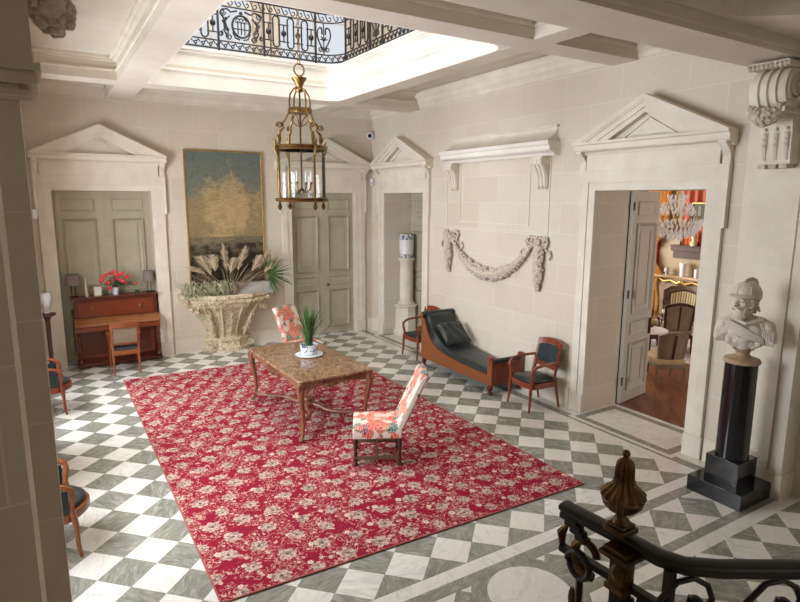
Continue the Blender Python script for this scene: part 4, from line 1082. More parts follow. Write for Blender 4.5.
for i in range(150):
    x = rnd.uniform(-.42, .42); y = rnd.uniform(-.06, .16); h = rnd.uniform(.16, .36); dx = rnd.uniform(-.12, .12)
    g.blade(bez((x,y,0), (x,y,h), (x+dx,y-.06,h+.04), (x+dx*1.6,y-.14,h-rnd.uniform(.08,.26)), 5), [.003,.006,.009,.009,.007,.002], (1,.3,0), .3)
obj('leaves', g, M['frond'], r, smooth=0, solid=.001)
g = G()
for i in range(26):
    a = rnd.uniform(-.62,.1); g.tube([(-.1,0,0),(a*.7,-.02,rnd.uniform(.15,.3)),(a,-.04,rnd.uniform(.2,.46))], .0025, 4)
obj('stems', g, M['dry'], r)
r = thing('fan_palm', 'green spiky fan palm at the right end of the stone basin', 'plant', (3.62, 11.30, 1.13))
g = G()
for k in range(46):
    a = -1.5+3.4*k/45+rnd.uniform(-.05,.05); c0 = Vector((.17, -.02, .36)); L_ = rnd.uniform(.26, .50)
    d = Vector((math.cos(a)*1, rnd.uniform(-.3,.1), math.sin(a))).normalized()
    g.blade([tuple(c0), tuple(c0+d*L_*.5), tuple(c0+d*L_*.85-Vector((0,0,.01))), tuple(c0+d*L_-Vector((0,0,.03)))], [.004,.009,.006,.001], d.cross(Vector((0,1,0))), .5)
obj('foliage', g, M['green'], r, smooth=0, solid=.001)
g = G().tube([(0,0,0),(.1,-.01,.2),(.22,-.02,.36)], .007, 6); obj('stem', g, M['green'], r)
r = thing('zinc_trough', 'plain pale grey trough standing in the right half of the basin', 'trough', (3.50, 11.38, 1.12), -.03)
g = G().prism([(-.36,0),(.40,0),(.36,.24),(-.30,.24)], lambda a, b, d: (a, d, b), -.10, .10); obj('trough_body', g, M['zinc'], r, bev=.006)

# column in the corner doorway with china drum
r = thing('stone_column', 'white octagonal-based stone column standing in the corner doorway', 'column', (6.83, 10.93, 0))
g = G().lathe([(.0,0),(.29,0),(.30,.05),(.27,.09),(.25,.12),(.235,.62),(.27,.64),(.275,.67),(.24,.685),(0,.685)], 8, a0=PI/8); obj('pedestal', g, M['trim'], r, smooth=20)
g = G().lathe([(.0,.685),(.19,.685),(.195,.71),(.17,.73),(.155,.75),(.155,1.3),(.145,1.60),(.155,1.62),(.165,1.66),(.19,1.69),(.19,1.72),(0,1.72)], 32); obj('shaft', g, M['trim'], r)
r = thing('china_drum', 'blue and white china garden drum on top of the stone column', 'china stool', (6.83, 10.93, 1.72))
g = G().lathe([(.0,0),(.15,0),(.16,.02),(.155,.06),(.165,.26),(.16,.46),(.175,.49),(.17,.52),(0,.52)], 32); obj('drum_body', g, M['drum'], r)
# ------------------------------------------------------------------ bust on black column
r = thing('pedestal_column', 'polished black marble column on a stepped square base carrying the bust', 'pedestal', (5.85, 3.03, 0))
g = G().box(-.28,.28,-.28,.28,0,.165); obj('base_slab', g, M['black'], r, bev=.004)
g = G().box(-.17,.17,-.17,.17,.165,.42); obj('base_block', g, M['black'], r, bev=.004)
g = G().lathe([(0,.42),(.155,.42),(.153,.45),(.148,1.41),(0,1.41)], 48); obj('shaft', g, M['black'], r)
# local bust frame: faces -y; turned to look left in the photo
r = thing('bust', 'weathered white marble bust of a bearded warrior in a crested helmet', 'bust', (5.85, 3.03, 1.41), -1.12)
g = G().lathe([(0,0),(.165,0),(.17,.02),(.16,.04),(.11,.055),(.07,.075),(.06,.10),(.075,.125),(.10,.14),(0,.15)], 40); obj('socle', g, M['socle'], r)
HM = TR(-.0,-.005,.835-.80*1.18) @ TR(0,0,0,-.62,s=1.18)
TM = Matrix.Diagonal((.80,.9,1,1))
g = G(); g.M = TM
g.ell((0,-.01,.33), (.19,.115,.13), 24, 16)          # chest
g.ell((-.09,-.075,.32), (.10,.06,.085), 18, 12); g.ell((.09,-.075,.32), (.10,.06,.085), 18, 12)
for sx in (-1, 1):
    g.tube([(sx*.06,.01,.43),(sx*.16,.0,.41),(sx*.24,.0,.37),(sx*.275,-.005,.30),(sx*.29,-.01,.22)], [.055,.065,.072,.068,.055], 16)
    g.ell((sx*.24,.0,.37), (.08,.085,.07), 18, 12)
g.tube([(0,-.01,.13),(0,-.01,.19),(0,-.01,.27)], [.07,.10,.16], 18)
for a_ in (-.16,-.08,.08,.16): g.tube([(a_*.5,-.05,.17),(a_,-.07,.22),(a_*1.2,-.05,.30)], [.03,.045,.05], 12)
g.tube([(0,.01,.40),(-.005,-.005,.46),(-.015,-.02,.52)], [.09,.075,.07], 18)   # neck
g.M = HM
g.ell((0,-.035,.60), (.068,.085,.09), 20, 14)      # head
g.ell((0,-.105,.555), (.042,.035,.04), 14, 10)    # jaw
g.tube([(0,-.112,.638),(0,-.145,.605),(0,-.158,.590),(0,-.130,.580)], [.010,.012,.015,.008], 10)  # nose
g.ell((-.028,-.108,.636), (.024,.012,.008), 10, 8); g.ell((.028,-.108,.636), (.024,.012,.008), 10, 8)  # brows
for x in (-.04, .04): g.ell((x,-.095,.598), (.02,.02,.018), 10, 8)      # cheeks
for sx in (-1, 1): g.ell((sx*.068,-.02,.592), (.012,.02,.03), 10, 8)  # ears
obj('torso_and_head', g, M['marblew'], r, remesh=.008, smooth=0)
for x in (-.026, .026): g = G(); g.M = HM; g.ell((x,-.110,.617), (.012,.008,.007), 10, 8); obj('eye', g, M['marblew'], r)
g = G(); g.M = HM; g.tube([(-.018,-.137,.560),(0,-.143,.563),(.018,-.137,.560)], [.003,.006,.003], 8); obj('lips', g, M['marblew'], r)
g = G(); g.M = HM
g.ell((0,-.075,.535), (.062,.068,.055), 18, 12); g.ell((0,-.09,.505), (.045,.05,.045), 16, 12)
for k in range(170):
    a = rnd.uniform(-1.45, 1.45); v = rnd.uniform(-1.2, .55); 
    p = Vector((.062*math.sin(a)*math.cos(v*.8), -.078-.066*math.cos(a)*math.cos(v*.8), .53+.062*math.sin(v)))
    if abs(p.x) < .022 and p.z > .55: continue
    g.ell(tuple(p), (rnd.uniform(.006,.011),)*3, 8, 6)
for sx in (-1, 1):
    g.tube([(0,-.15,.573),(sx*.022,-.148,.567),(sx*.045,-.132,.552)], [.006,.009,.005], 8)
    for k in range(22): g.ell((sx*(.066+rnd.uniform(-.004,.006)), rnd.uniform(-.05,.05), rnd.uniform(.54,.64)), (rnd.uniform(.009,.015),)*3, 8, 6)
for k in range(24): a = rnd.uniform(1.9, 4.4); g.ell((.068*math.sin(a), -.035-.085*math.cos(a), rnd.uniform(.53,.64)), (rnd.uniform(.010,.016),)*3, 8, 6)
obj('beard_and_hair', g, M['marblew'], r, remesh=.005, smooth=0)
g = G(); g.M = HM   # helmet: rounded bowl, visor over the brow, low crest
R = []
for q, z in [(.084,.648),(.095,.655),(.102,.675),(.101,.705),(.090,.735),(.066,.765),(.035,.78),(.006,.785)]:
    R.append([(q*math.cos(2*PI*i/32), -.02+q*1.2*math.sin(2*PI*i/32), z-.035*max(0, math.sin(2*PI*i/32))*(.785-z)/.13) for i in range(32)])
g.rings(R)
vis = [[(w_*math.sin(t_), -.03-d_*math.cos(t_), z_) for t_ in [-1.3+2.6*k/12 for k in range(13)]] for w_, d_, z_ in ((.096,.10,.690),(.112,.155,.668),(.110,.150,.660),(.094,.10,.672))]
g.rings(vis, closed=False, caps=False)
for t_ in (-1.0, 0, 1.0): g.tube([(.103*math.sin(t_), -.022-.124*math.cos(t_), .685),(.088*math.sin(t_), -.02-.105*math.cos(t_), .74),(0,-.0,.784)], .006, 8)
g.tube([(0,-.08,.768),(0,-.04,.795),(0,.02,.800),(0,.07,.785),(0,.10,.75)], [.006,.013,.017,.014,.006], 10); obj('helmet', g, M['marblew'], r, smooth=50)
g = G(); g.M = TM   # draped cloak
for k in range(5):
    o = k*.02; g.tube([(-.28,-.02,.40-o),(-.15,-.11,.41-o*.8),(-.02,-.145,.37-o),(.12,-.13,.31-o*.7),(.2,-.1,.27-o*.5)], .013, 8)
obj('cloak_fold', g, M['marblew'], r)
for sx in (-1, 1):
    g = G(); g.M = TM
    for k in range(7):
        x = .16+.021*k; g.tube([(sx*x,.05,.43-.01*k),(sx*(x+.01),-.055,.42-.016*k),(sx*(x+.012),-.095,.33-.016*k),(sx*(x+.01),-.08,.205)], [.013,.016,.015,.009], 8)
    obj('shoulder_drapery', g, M['marblew'], r)
g = G().tube([(.14,-.05,.45),(.0,-.115,.41),(-.12,-.06,.45)], .02, 10); obj('collar', g, M['marblew'], r)

# ------------------------------------------------------------------ hanging lantern
r = thing('hanging_lantern', 'tall brass and glass lantern hanging on a chain from the gallery well', 'lantern', (3.02, 7.50, 0), -.38+PI/4-.26)
rc = .33
for z0, z1 in ((3.625,3.69),(2.955,3.01)):
    g = G().lathe([(rc-.02,z0),(rc+.01,z0),(rc+.025,z0+.02),(rc+.012,(z0+z1)/2),(rc+.03,z1-.01),(rc+.005,z1),(rc-.03,z1),(rc-.03,z0)], 48); obj('cage_ring', g, M['brass'], r)
g = G()
R = [[(q*math.cos(2*PI*i/48), q*math.sin(2*PI*i/48), z) for i in range(48)] for q, z in ((rc-.012,3.01),(rc-.012,3.63))]
g.rings(R, caps=False); obj('glass_cylinder', g, M['glassy'], r, smooth=60)
for k in range(4):
    a = PI/2*k; c_, s_ = math.cos(a), math.sin(a)
    P = lambda q, z: (q*c_, q*s_, z)
    g = G().tube([P(rc+.005, 2.93), P(rc+.005, 3.68)], .015, 8); g.tube([P(rc+.02,3.55),P(rc+.05,3.62),P(rc+.04,3.72),P(rc+.07,3.76)], [.014,.02,.018,.006], 8); obj('post', g, M['brass'], r)
    g = G().lathe([(.004,-.10),(.02,-.08),(.03,-.055),(.022,-.03),(.012,-.015),(.02,-.005),(.012,.01)], 12, P(rc+.005, 2.945)); obj('drop_finial', g, M['bronze'], r)
    # scroll arms up to the crown
    g = G().tube([P(rc+.0,3.66),P(rc-.03,3.76),P(rc-.02,3.84),P(rc-.08,3.90),P(rc-.06,3.96),P(rc-.11,4.00),P(.19,4.06),P(.158,4.11),P(.148,4.15)], [.022,.015,.022,.013,.02,.012,.012,.013,.014], 8)
    g.tube([P(a_, b_) for a_, b_ in spiral(rc-.02,3.93,.045,.01,-.5,2.6*PI,16)], .009, 6); g.ell(P(rc-.005,3.78), (.024,.024,.045), 8, 6); obj('scroll_arm', g, M['brass'], r)
    g = G().tube([P(.148,4.13),P(.155,4.24),P(.14,4.33),P(.09,4.40),P(.03,4.43)], .011, 8)
    a2 = a+PI/4; P2 = lambda q, z: (q*math.cos(a2), q*math.sin(a2), z)
    g.tube([P(.14,4.14),P2(.12,4.02),P2(.07,3.96),P2(.0,3.93)], .008, 6); obj('crown_hoop', g, M['brass'], r)
g = G().lathe([(.13,4.10),(.155,4.10),(.16,4.13),(.155,4.165),(.13,4.165)], 32); obj('crown_band', g, M['brass'], r)
g = G().lathe([(.0,4.36),(.04,4.37),(.055,4.40),(.04,4.43),(.06,4.48),(.095,4.53),(.10,4.545),(.035,4.55),(.02,4.57),(0,4.57)], 24); obj('crown_cup', g, M['brass'], r)
g = G().tube([(0,0,3.1),(0,0,4.42)], .012, 8); obj('stem', g, M['bronze'], r)
g = G().tube([(0.075*math.cos(2*PI*i/24), 0, 4.645+.075*math.sin(2*PI*i/24)) for i in range(24)], .011, 8, closed=True); obj('hanging_ring', g, M['brass'], r)
for i in range(4):
    a = PI/2*i+.6; cc, ss = math.cos(a), math.sin(a)
    g = G().tube([(0,0,3.14),(.06*cc,.06*ss,3.08),(.12*cc,.12*ss,3.12),(.14*cc,.14*ss,3.20)], .009, 8)
    g.lathe([(.01,0),(.028,.01),(.012,.02),(.012,.03)], 12, (.14*cc,.14*ss,3.19)); obj('candle_arm', g, M['brass'], r)
    g = G().lathe([(.011,0),(.011,.13),(0,.131)], 10, (.14*cc,.14*ss,3.22)); obj('candle', g, M['china'], r)
g = G(); z = 4.71; i = 0
while z < 8.5:
    rot = (i % 2)*PI/2
    g.tube([(.018*math.cos(2*PI*j/10)*math.cos(rot), .018*math.cos(2*PI*j/10)*math.sin(rot), z+.03+.035*math.sin(2*PI*j/10)) for j in range(10)], .006, 5, closed=True)
    z += .055; i += 1
obj('chain', g, M['brass'], r)

# ------------------------------------------------------------------ gallery railing (local u,z drawn, mapped on a path)
path = []   # plan path of the railing, from left back to front right
off_ = .07
for a, b in [(1.2, 9.75+off_), (4.36, 9.75+off_)]: path.append((a, b))
for k in range(1, 8): t_ = PI/2*k/7; path.append((4.36+.33*math.sin(t_), 9.49+.33*math.cos(t_)))
path.append((4.69, 5.0))
acc = [0]
for p, q in zip(path, path[1:]): acc.append(acc[-1]+math.dist(p, q))
def on(u):
    for i in range(len(path)-1):
        if u <= acc[i+1] or i == len(path)-2:
            t_ = (u-acc[i])/(acc[i+1]-acc[i]); return (path[i][0]+(path[i+1][0]-path[i][0])*t_, path[i][1]+(path[i+1][1]-path[i][1])*t_)
def U(x): return x-1.2
def rp(u, z): p = on(u); return (p[0], p[1], z)
r = thing('gallery_railing', 'ornate black wrought-iron gallery railing above the white well fascia', 'railing', (0, 0, 0))
TOT = acc[-1]
us = [0, U(4.36)]+[acc[i] for i in range(2, len(acc))]
us = sorted(set([k*TOT/60 for k in range(61)]+acc))
for z, rad in ((5.33, .016), (5.45, .012), (5.97, .012), (6.12, .02)):
    g = G().tube([rp(u, z) for u in us], rad, 6); obj('rail', g, M['iron'], r)
def strap(g, pts, rad=.009):
    if 3 < len(pts) < 9:   # smooth the coarse hand-drawn curls
        q = [pts[0]]+list(pts)+[pts[-1]]; out = []
        for i in range(1, len(q)-2):
            for k in range(5):
                t_ = k/5; p = []
                for c_ in (0, 1):
                    a, b, c, d = q[i-1][c_], q[i][c_], q[i+1][c_], q[i+2][c_]
                    p.append(.5*(2*b+(c-a)*t_+(2*a-5*b+4*c-d)*t_*t_+(3*b-a-3*c+d)*t_**3))
                out.append(tuple(p))
        pts = out+[pts[-1]]
    g.tube([rp(u, z) for u, z in pts], rad*1.25, 6)
g = G(); u = .0
while u < TOT-.12:
    strap(g, spiral(u+.03, 5.39, .03, .008, PI, 3.2*PI, 10), .007); strap(g, [(u+.0,5.40),(u+.03,5.35),(u+.07,5.43),(u+.1,5.39)], .007)
    u += .115
obj('scroll_band', g, M['iron'], r)
g = G(); u = 0
while u < TOT-.12:
    strap(g, [(u,6.10),(u+.05,6.0),(u+.1,6.02),(u+.09,6.06),(u+.06,6.05)], .007); u += .13
obj('scroll_band', g, M['iron'], r)
def loop(u):
    g = G(); w = .055; strap(g, [(u-w,5.53)]+[(u-w,5.9)]+[(u+w*math.cos(t_), 5.9+w*math.sin(t_)) for t_ in [PI-PI*k/6 for k in range(1,6)]]+[(u+w,5.9),(u+w,5.53)]+[(u+w*math.cos(t_), 5.53+w*math.sin(t_)) for t_ in [-PI*k/6 for k in range(1,6)]]+[(u-w,5.53)], .011)
    obj('loop', g, M['iron'], r)
def boss(u):
    g = G(); p = rp(u, 5.70); g.ell(p, (.045,.045,.05), 12, 8); strap(g, [(u,5.56),(u,5.84)], .009)
    for z in (5.57, 5.83): strap(g, [(u-.09, z), (u+.09, z)], .008); g.ell(rp(u, z), (.016,)*3, 8, 6)
    obj('boss', g, M['iron'], r)
def post(u): g = G(); strap(g, [(u,5.29),(u,6.13)], .015); obj('post', g, M['iron'], r)
def heart(u, w=.13):
    g = G()
    for s_ in (-1, 1):
        strap(g, [(u,5.50),(u+s_*w,5.72),(u+s_*w*.9,5.86),(u+s_*w*.35,5.88),(u+s_*.03,5.78)], .011); strap(g, spiral(u+s_*.06, 5.54, .05, .012, PI/2, PI/2+s_*3*PI, 16), .008)
    for k in range(5): a = PI*k/4; g.tube([rp(u,5.70), rp(u+.07*math.cos(a), 5.70+.07*math.sin(a))], [.02,.006], 6)
    g.ell(rp(u,5.70), (.03,)*3, 8, 6); strap(g, [(u,5.45),(u,5.97)], .008); obj('heart_scroll', g, M['iron'], r)
def medallion(u):
    g = G(); strap(g, [(u+.145*math.cos(2*PI*k/20), 5.70+.165*math.sin(2*PI*k/20)) for k in range(21)], .015)
    for dx in (-.055, 0, .055): strap(g, [(u+dx, 5.58), (u+dx, 5.78)], .008); strap(g, [(u+dx+.028*math.cos(PI*k/6)-.0, 5.78+.04*math.sin(PI*k/6)) for k in range(7)], .007)
    strap(g, [(u-.12,5.66),(u+.12,5.66)], .008); strap(g, [(u-.1,5.76),(u+.1,5.76)], .007)
    for s_ in (-1, 1):
        strap(g, [(u+s_*.06,5.93),(u+s_*.16,5.90),(u+s_*.22,5.94),(u+s_*.30,5.92),(u+s_*.33,5.86),(u+s_*.28,5.80),(u+s_*.24,5.70),(u+s_*.28,5.62),(u+s_*.22,5.52)], .012)
        strap(g, [(u+s_*.20,5.60),(u+s_*.27,5.66),(u+s_*.25,5.76),(u+s_*.18,5.84)], .010)
        strap(g, [(u+s_*.14,5.60),(u+s_*.10,5.52),(u+s_*.03,5.50)], .010); strap(g, spiral(u+s_*.29, 5.88, .05, .012, 0, s_*3*PI, 16), .008)
        strap(g, [(u+s_*.2,5.62),(u+s_*.26,5.70),(u+s_*.3,5.76)], .013); strap(g, spiral(u+s_*.2, 5.53, .055, .012, PI/2, PI/2-s_*3*PI, 16), .009); strap(g, spiral(u+s_*.33, 5.56, .04, .012, PI/2, PI/2+s_*3*PI, 16), .008)
        g.ell(rp(u+s_*.24,5.79), (.02,.02,.03), 8, 6)
    g.ell(rp(u,5.90), (.03,.02,.03), 8, 6); obj('medallion', g, M['iron'], r)
for x in (1.73, 2.62, 3.36, 4.27): post(U(x))
medallion(U(2.99))
for x in (3.44, 3.70, 3.95, 4.19): boss(U(x))
for x in (3.57, 3.82, 4.07): loop(U(x))
for x in (2.54, 2.28, 2.03, 1.79): boss(U(x))
for x in (2.41, 2.16, 1.91): loop(U(x))
heart(U(4.42), .11)
u = acc[8]; post(u-.02); u += .1
while u < TOT-.3:
    for k in range(6): (boss if k % 2 == 0 else loop)(u); u += .125
    post(u); u += .2; heart(u); u += .2; post(u); u += .1

# ------------------------------------------------------------------ stair handrail in front, with bronze urn
RZ = 1.90
r = thing('stair_railing', 'black wrought-iron stair handrail with scroll balusters, bottom right', 'railing', (0, 0, 0))
rail = [(1.545,1.375),(1.555,1.24),(1.565,1.11),(1.57,1.0),(1.60,.93),(1.68,.865),(1.85,.76),(2.10,.60),(2.6,.28)]
pr = [(-.016,-.034),(.016,-.034),(.020,-.016),(.028,-.012),(.031,.0),(.024,.009),(0,.013),(-.024,.009),(-.031,.0),(-.028,-.012),(-.020,-.016)]
sm = []
for i in range(len(rail)-1):
    for k in range(4): t_ = k/4; sm.append((rail[i][0]*(1-t_)+rail[i+1][0]*t_, rail[i][1]*(1-t_)+rail[i+1][1]*t_, RZ))
sm.append(rail[-1]+(RZ,))
g = G().sweep(sm, pr); obj('handrail', g, M['iron'], r, bev=.002)
g = G().sweep([(p[0], p[1], 1.30) for p in sm], [(-.02,-.015),(.02,-.015),(.02,.015),(-.02,.015)]); obj('bottom_rail', g, M['iron'], r)
g = G().sweep([(p[0], p[1], RZ-.17) for p in sm[:14]], [(-.014,-.012),(.014,-.012),(.014,.012),(-.014,.012)])
obj('upper_rail', g, M['iron'], r)
# stepped underside of the rail end
g = G()
for k, (a, b) in enumerate([(1.40,1.30),(1.375,1.285),(1.35,1.27),(1.325,1.255)]):
    g.box(1.53, 1.56, b, a-.02, RZ-.034-.016*(k+1), RZ-.030-.016*k)
obj('rail_end_corbel', g, M['iron'], r, bev=.003)
# newel box in bronze
g = G().box(1.52,1.58,1.085,1.145,RZ-.17,RZ-.06); obj('newel_box', g, M['bronze'], r, bev=.006)
g = G().box(1.495,1.605,1.06,1.17,RZ-.062,RZ-.046).box(1.512,1.588,1.077,1.153,RZ-.185,RZ-.165).box(1.505,1.595,1.07,1.16,RZ-.046,RZ-.030)
g.ell((1.52,1.115,RZ-.115), (.010,.02,.03), 10, 8); g.ell((1.55,1.085,RZ-.115), (.02,.010,.03), 10, 8); obj('newel_moulding', g, M['bronze'], r, bev=.003)
g = G().box(1.524,1.576,1.089,1.141,1.2,RZ-.18); obj('newel_post', g, M['iron'], r, bev=.004)
g = G().box(1.558,1.588,.945,.975,1.2,RZ-.03); obj('baluster', g, M['iron'], r, bev=.003)
# bronze scroll hanging on the left of the newel
g = G(); cx, cy_, cz = 1.55, 1.255, RZ-.145
g.tube([(cx, cy_+a, cz+b) for a, b in spiral(0,0,.072,.04,-.6*PI,.9*PI,24)], [.018]*12+[.014]*13, 8); obj('bronze_scroll', g, M['bronze'], r)
g = G(); g.tube([(cx-.01, cy_+.03+a, cz-.05+b) for a, b in spiral(0,0,.052,.042,0,2*PI,20)], .013, 8); g.tube([(cx,cy_+.03,cz-.085),(cx,cy_+.03,1.2)], .014, 8); obj('iron_scroll', g, M['iron'], r)
g = G(); g.tube([(cx,cy_+.10,cz+.07),(cx,cy_+.125,cz+.03),(cx,cy_+.12,cz-.02)], [.008,.018,.010], 8); obj('bronze_leaf', g, M['bronze'], r); g = G().ell((cx, cy_+.06, cz-.20), (.012,.016,.045), 8, 6); obj('bronze_leaf', g, M['bronze'], r)
def rail_scroll(u0, flip):
    # S-scroll under the horizontal run, drawn in a vertical plane along direction d
    a = Vector((1.60,.93)); d = Vector((.87,-.56)).normalized()
    mp_ = lambda u, z: (a.x+d.x*(u0+u), a.y+d.y*(u0+u), z)
    g = G(); zt = RZ-.03
    pts = [(-.02,zt-.24),(.04,zt-.20),(.10,zt-.10),(.15,zt-.035),(.20,zt-.02),(.245,zt-.045),(.262,zt-.09),(.245,zt-.13),(.215,zt-.135),(.195,zt-.11),(.205,zt-.09)]
    g.tube([mp_(*p) for p in pts], [.010]*5+[.010]*3+[.012,.015,.018], 8); g.ell(mp_(.212, zt-.108), (.026,)*3, 10, 8)
    pts = [(-.02,zt-.24),(-.06,zt-.26),(-.09,zt-.32),(-.07,zt-.37),(-.03,zt-.36),(-.03,zt-.33)]
    g.tube([mp_(*p) for p in pts], .012, 8)
    obj('scroll_baluster', g, M['iron'], r)
for u0 in (-.17, .10, .345, .59): rail_scroll(u0, 0)
g = G(); 
g.tube([(1.572, 1.03-a, RZ-.21+b) for a, b in spiral(.0,0,.06,.015,PI,3.6*PI,20)], .011, 8); obj('small_scroll', g, M['iron'], r)
# urn
r = thing('urn_finial', 'dark bronze draped urn finial on the handrail newel, lower right', 'urn', (1.539, 1.123, RZ+.026))
g = G().box(-.040,.040,-.040,.040,0,.02).box(-.033,.033,-.033,.033,.02,.032); obj('foot_block', g, M['bronze'], r, bev=.004)
g = G().lathe([(.0,.03),(.03,.03),(.026,.042),(.016,.052),(.014,.062),(.022,.070),(.046,.080),(.062,.097),(.068,.118),(.064,.128),(0,.13)], 36); obj('bowl', g, M['bronze'], r)
g = G().lathe([(.068,.122),(.074,.130),(.070,.140),(.052,.152),(.038,.168),(.032,.19),(.031,.22),(.028,.238),(.020,.25),(.009,.256),(.007,.262)], 72, flute=.14, nf=14); obj('draped_lid', g, M['bronze'], r)
g = G().ell((0,0,.270), (.013,.013,.014), 14, 10); obj('knob', g, M['bronze'], r)
for sx in (-1, 1):
    g = G(); g.M = TR(0,0,0,.55); g.tube([(sx*.064,0,.135),(sx*.080,0,.14),(sx*.087,0,.12),(sx*.084,0,.098),(sx*.072,0,.082),(sx*.060,0,.088)], [.008,.012,.012,.010,.008,.005], 8)
    g.ell((sx*.078,0,.13), (.012,.018,.016), 10, 8); obj('handle', g, M['bronze'], r)

# ------------------------------------------------------------------ small fittings
r = thing('security_camera', 'white dome security camera in the back corner above the doors', 'security camera', (6.29, 11.60, 4.36), -.5)
g = G().ell((0,0,0), (.085,.085,.085), 20, 14); obj('housing', g, M['china'], r)
g = G().ell((-.01,-.07,-.012), (.045,.035,.045), 16, 12); obj('lens', g, M['black'], r)
g = G().box(-.05,.05,.03,.10,-.04,.05); obj('mount', g, M['china'], r)
r = thing('motion_sensor', 'small white motion sensor in the corner beside the right pediment', 'sensor', (6.33, 11.60, 3.37), -.6)
g = G().box(-.035,.035,-.03,.03,-.07,.07); obj('housing', g, M['china'], r, bev=.012)
g = G().ell((0,-.03,-.02), (.02,.012,.02)); obj('lens', g, M['zinc'], r)
r = thing('motion_sensor', 'small white sensor box on the left doorway surround', 'sensor', (-.10, 11.62, 2.72))
g = G().box(-.035,.035,-.03,.02,-.08,.08); obj('housing', g, M['china'], r, bev=.01)

# rug
r = thing('rug', 'large crimson rug with beige flower pattern in the middle of the floor', 'rug', (0, 0, 0))
g = G().add([(.90,4.03,.0),(4.70,3.93,.0),(4.76,10.26,.0),(.93,10.33,.0),(.90,4.03,.012),(4.70,3.93,.012),(4.76,10.26,.012),(.93,10.33,.012)], [(0,3,2,1),(4,5,6,7),(0,1,5,4),(1,2,6,5),(2,3,7,6),(3,0,4,7)])
obj('rug_field', g, M['rug'], r, smooth=0)
rc_ = [(.90,4.03),(4.70,3.93),(4.76,10.26),(.93,10.33)]
g = G()
for i in range(4):
    a, b = Vector(rc_[i]), Vector(rc_[(i+1) % 4]); g.tube([(a.x,a.y,.008),(b.x,b.y,.008)], .009, 6)
obj('binding', g, M['rugedge'], r)
# ------------------------------------------------------------------ the salon beyond door_4
g = G().box(14.2, 14.5, 1.5, 12.4, 0, 4.4); g.box(7.08, 14.5, 12.1, 12.4, 0, 4.4).box(7.08, 14.5, 1.2, 1.5, 0, 4.4)
structure('wall_salon', g, M['wallred'], 'red and gold striped silk walls of the salon', 'wall', smooth=0)
g = G().box(7.08, 14.5, 1.2, 12.4, 4.4, 4.6)
structure('ceiling_salon', g, M['ceil'], 'salon ceiling', 'ceiling', smooth=0)
g = G().box(14.13, 14.2, 1.5, 12.1, 0, .9).box(14.11, 14.2, 1.5, 12.1, .9, .95).box(14.12, 14.2, 7.6, 9.75, .95, 1.75).box(14.14, 14.2, 9.2, 9.75, 1.75, 4.4)
structure('trim_salon', g, noisy('salon_panel_paint', srgb(158,140,112), srgb(146,128,102), .6, 4, 4), 'pale panelling along the salon wall', 'panelling', smooth=0)
r = thing('salon_carpet', 'pale carpet on the salon parquet', 'carpet', (11.4, 7.8, 0))
g = G().box(-1.4, 1.7, -2.2, 2.2, 0, .012); obj('carpet_field', g, M['carpet'], r)
def wavy(g, x, y0, y1, z0, z1, pinch=None, n=60, nz=14):
    R = []
    for j in range(nz+1):
        z = z0+(z1-z0)*j/nz; row = []
        f = 1.0
        if pinch: f = 1-.62*math.exp(-((z-pinch)/.42)**2)
        for i in range(n+1):
            u = i/n; row.append((x+.04*math.sin(u*46)*f, y0+(y1-y0)*u*f, z))
        R.append(row)
    return g.rings(R, closed=False, caps=False)
r = thing('curtain', 'gold silk curtain tied back with a red tassel, left of the salon fireplace', 'curtain', (0, 0, 0))
g = wavy(G(), 13.95, 10.12, 9.45, .02, 3.95, 1.62); obj('cloth', g, M['curtain'], r, smooth=60, solid=.01)
g = G().tube([(13.9,10.14,1.66),(13.84,9.98,1.6),(13.88,9.84,1.58)], .035, 8); g.lathe([(.0,0),(.08,0),(.055,.22),(.02,.26),(.03,.3),(0,.32)], 12, (13.84,9.88,1.27)); obj('tieback', g, NT('crimson_cord', srgb(142,36,30), .8).m, r)
r = thing('curtain', 'outer gold curtain panel behind the open door leaf', 'curtain', (0, 0, 0))
g = wavy(G(), 13.98, 11.5, 10.4, .02, 3.95, None); obj('cloth', g, M['curtain'], r, smooth=60, solid=.01)
r = thing('curtain', 'red and gold curtain hanging right of the salon mantel', 'curtain', (0, 0, 0))
g = wavy(G(), 14.08, 9.15, 7.6, 2.2, 3.95, None); obj('cloth', g, NT('russet_silk', srgb(160,72,44), .6).m, r, smooth=60, solid=.01)
r = thing('fireplace', 'gilt-trimmed marble mantelpiece against the salon wall', 'fireplace', (14.12, 8.88, 0), -PI/2)
n = 20; P = [(-.85,0)]+[(-.85+1.7*k/n, -.30-.08*math.cos(2*PI*k/n)*1) for k in range(n+1)]+[(.85,0)]
g = G().prism([(a, b) for a, b in P], lambda a, b, d: (a, b, d), 1.0, 1.06); obj('mantel_shelf', g, M['socle'], r, bev=.008)
g = G().prism([(-.74,0),(-.74,1.0),(.74,1.0),(.74,0),(.5,0),(.5,.65),(.3,.78),(0,.82),(-.3,.78),(-.5,.65),(-.5,0)], mp, -.0, .22); obj('surround', g, M['linen'], r, bev=.008)
g = G()
for sx in (-1, 1): g.tube([(sx*a, -.27, b) for a, b in [(.66,.98),(.5,.90),(.3,.94),(.12,.88),(0,.93)]], [.02,.035,.02,.04,.05], 8); g.tube([(sx*.68,-.26,.98),(sx*.74,-.24,.8),(sx*.64,-.22,.3),(sx*.68,-.24,0)], [.05,.05,.03,.04], 8)
obj('gilt_mount', g, M['gold'], r)
def small(name, label, cat, x, y, z, prof, m, group=None):
    r_ = thing(name, label, cat, (x, y, z), 0, group); g_ = G().lathe(prof, 16); obj('body', g_, m, r_)
small('mantel_vase', 'small silver vase at the left end of the salon mantel', 'vase', 13.95, 9.38, 1.06, [(.04,0),(.03,.03),(.07,.1),(.05,.18),(.06,.2),(0,.2)], M['zinc'])
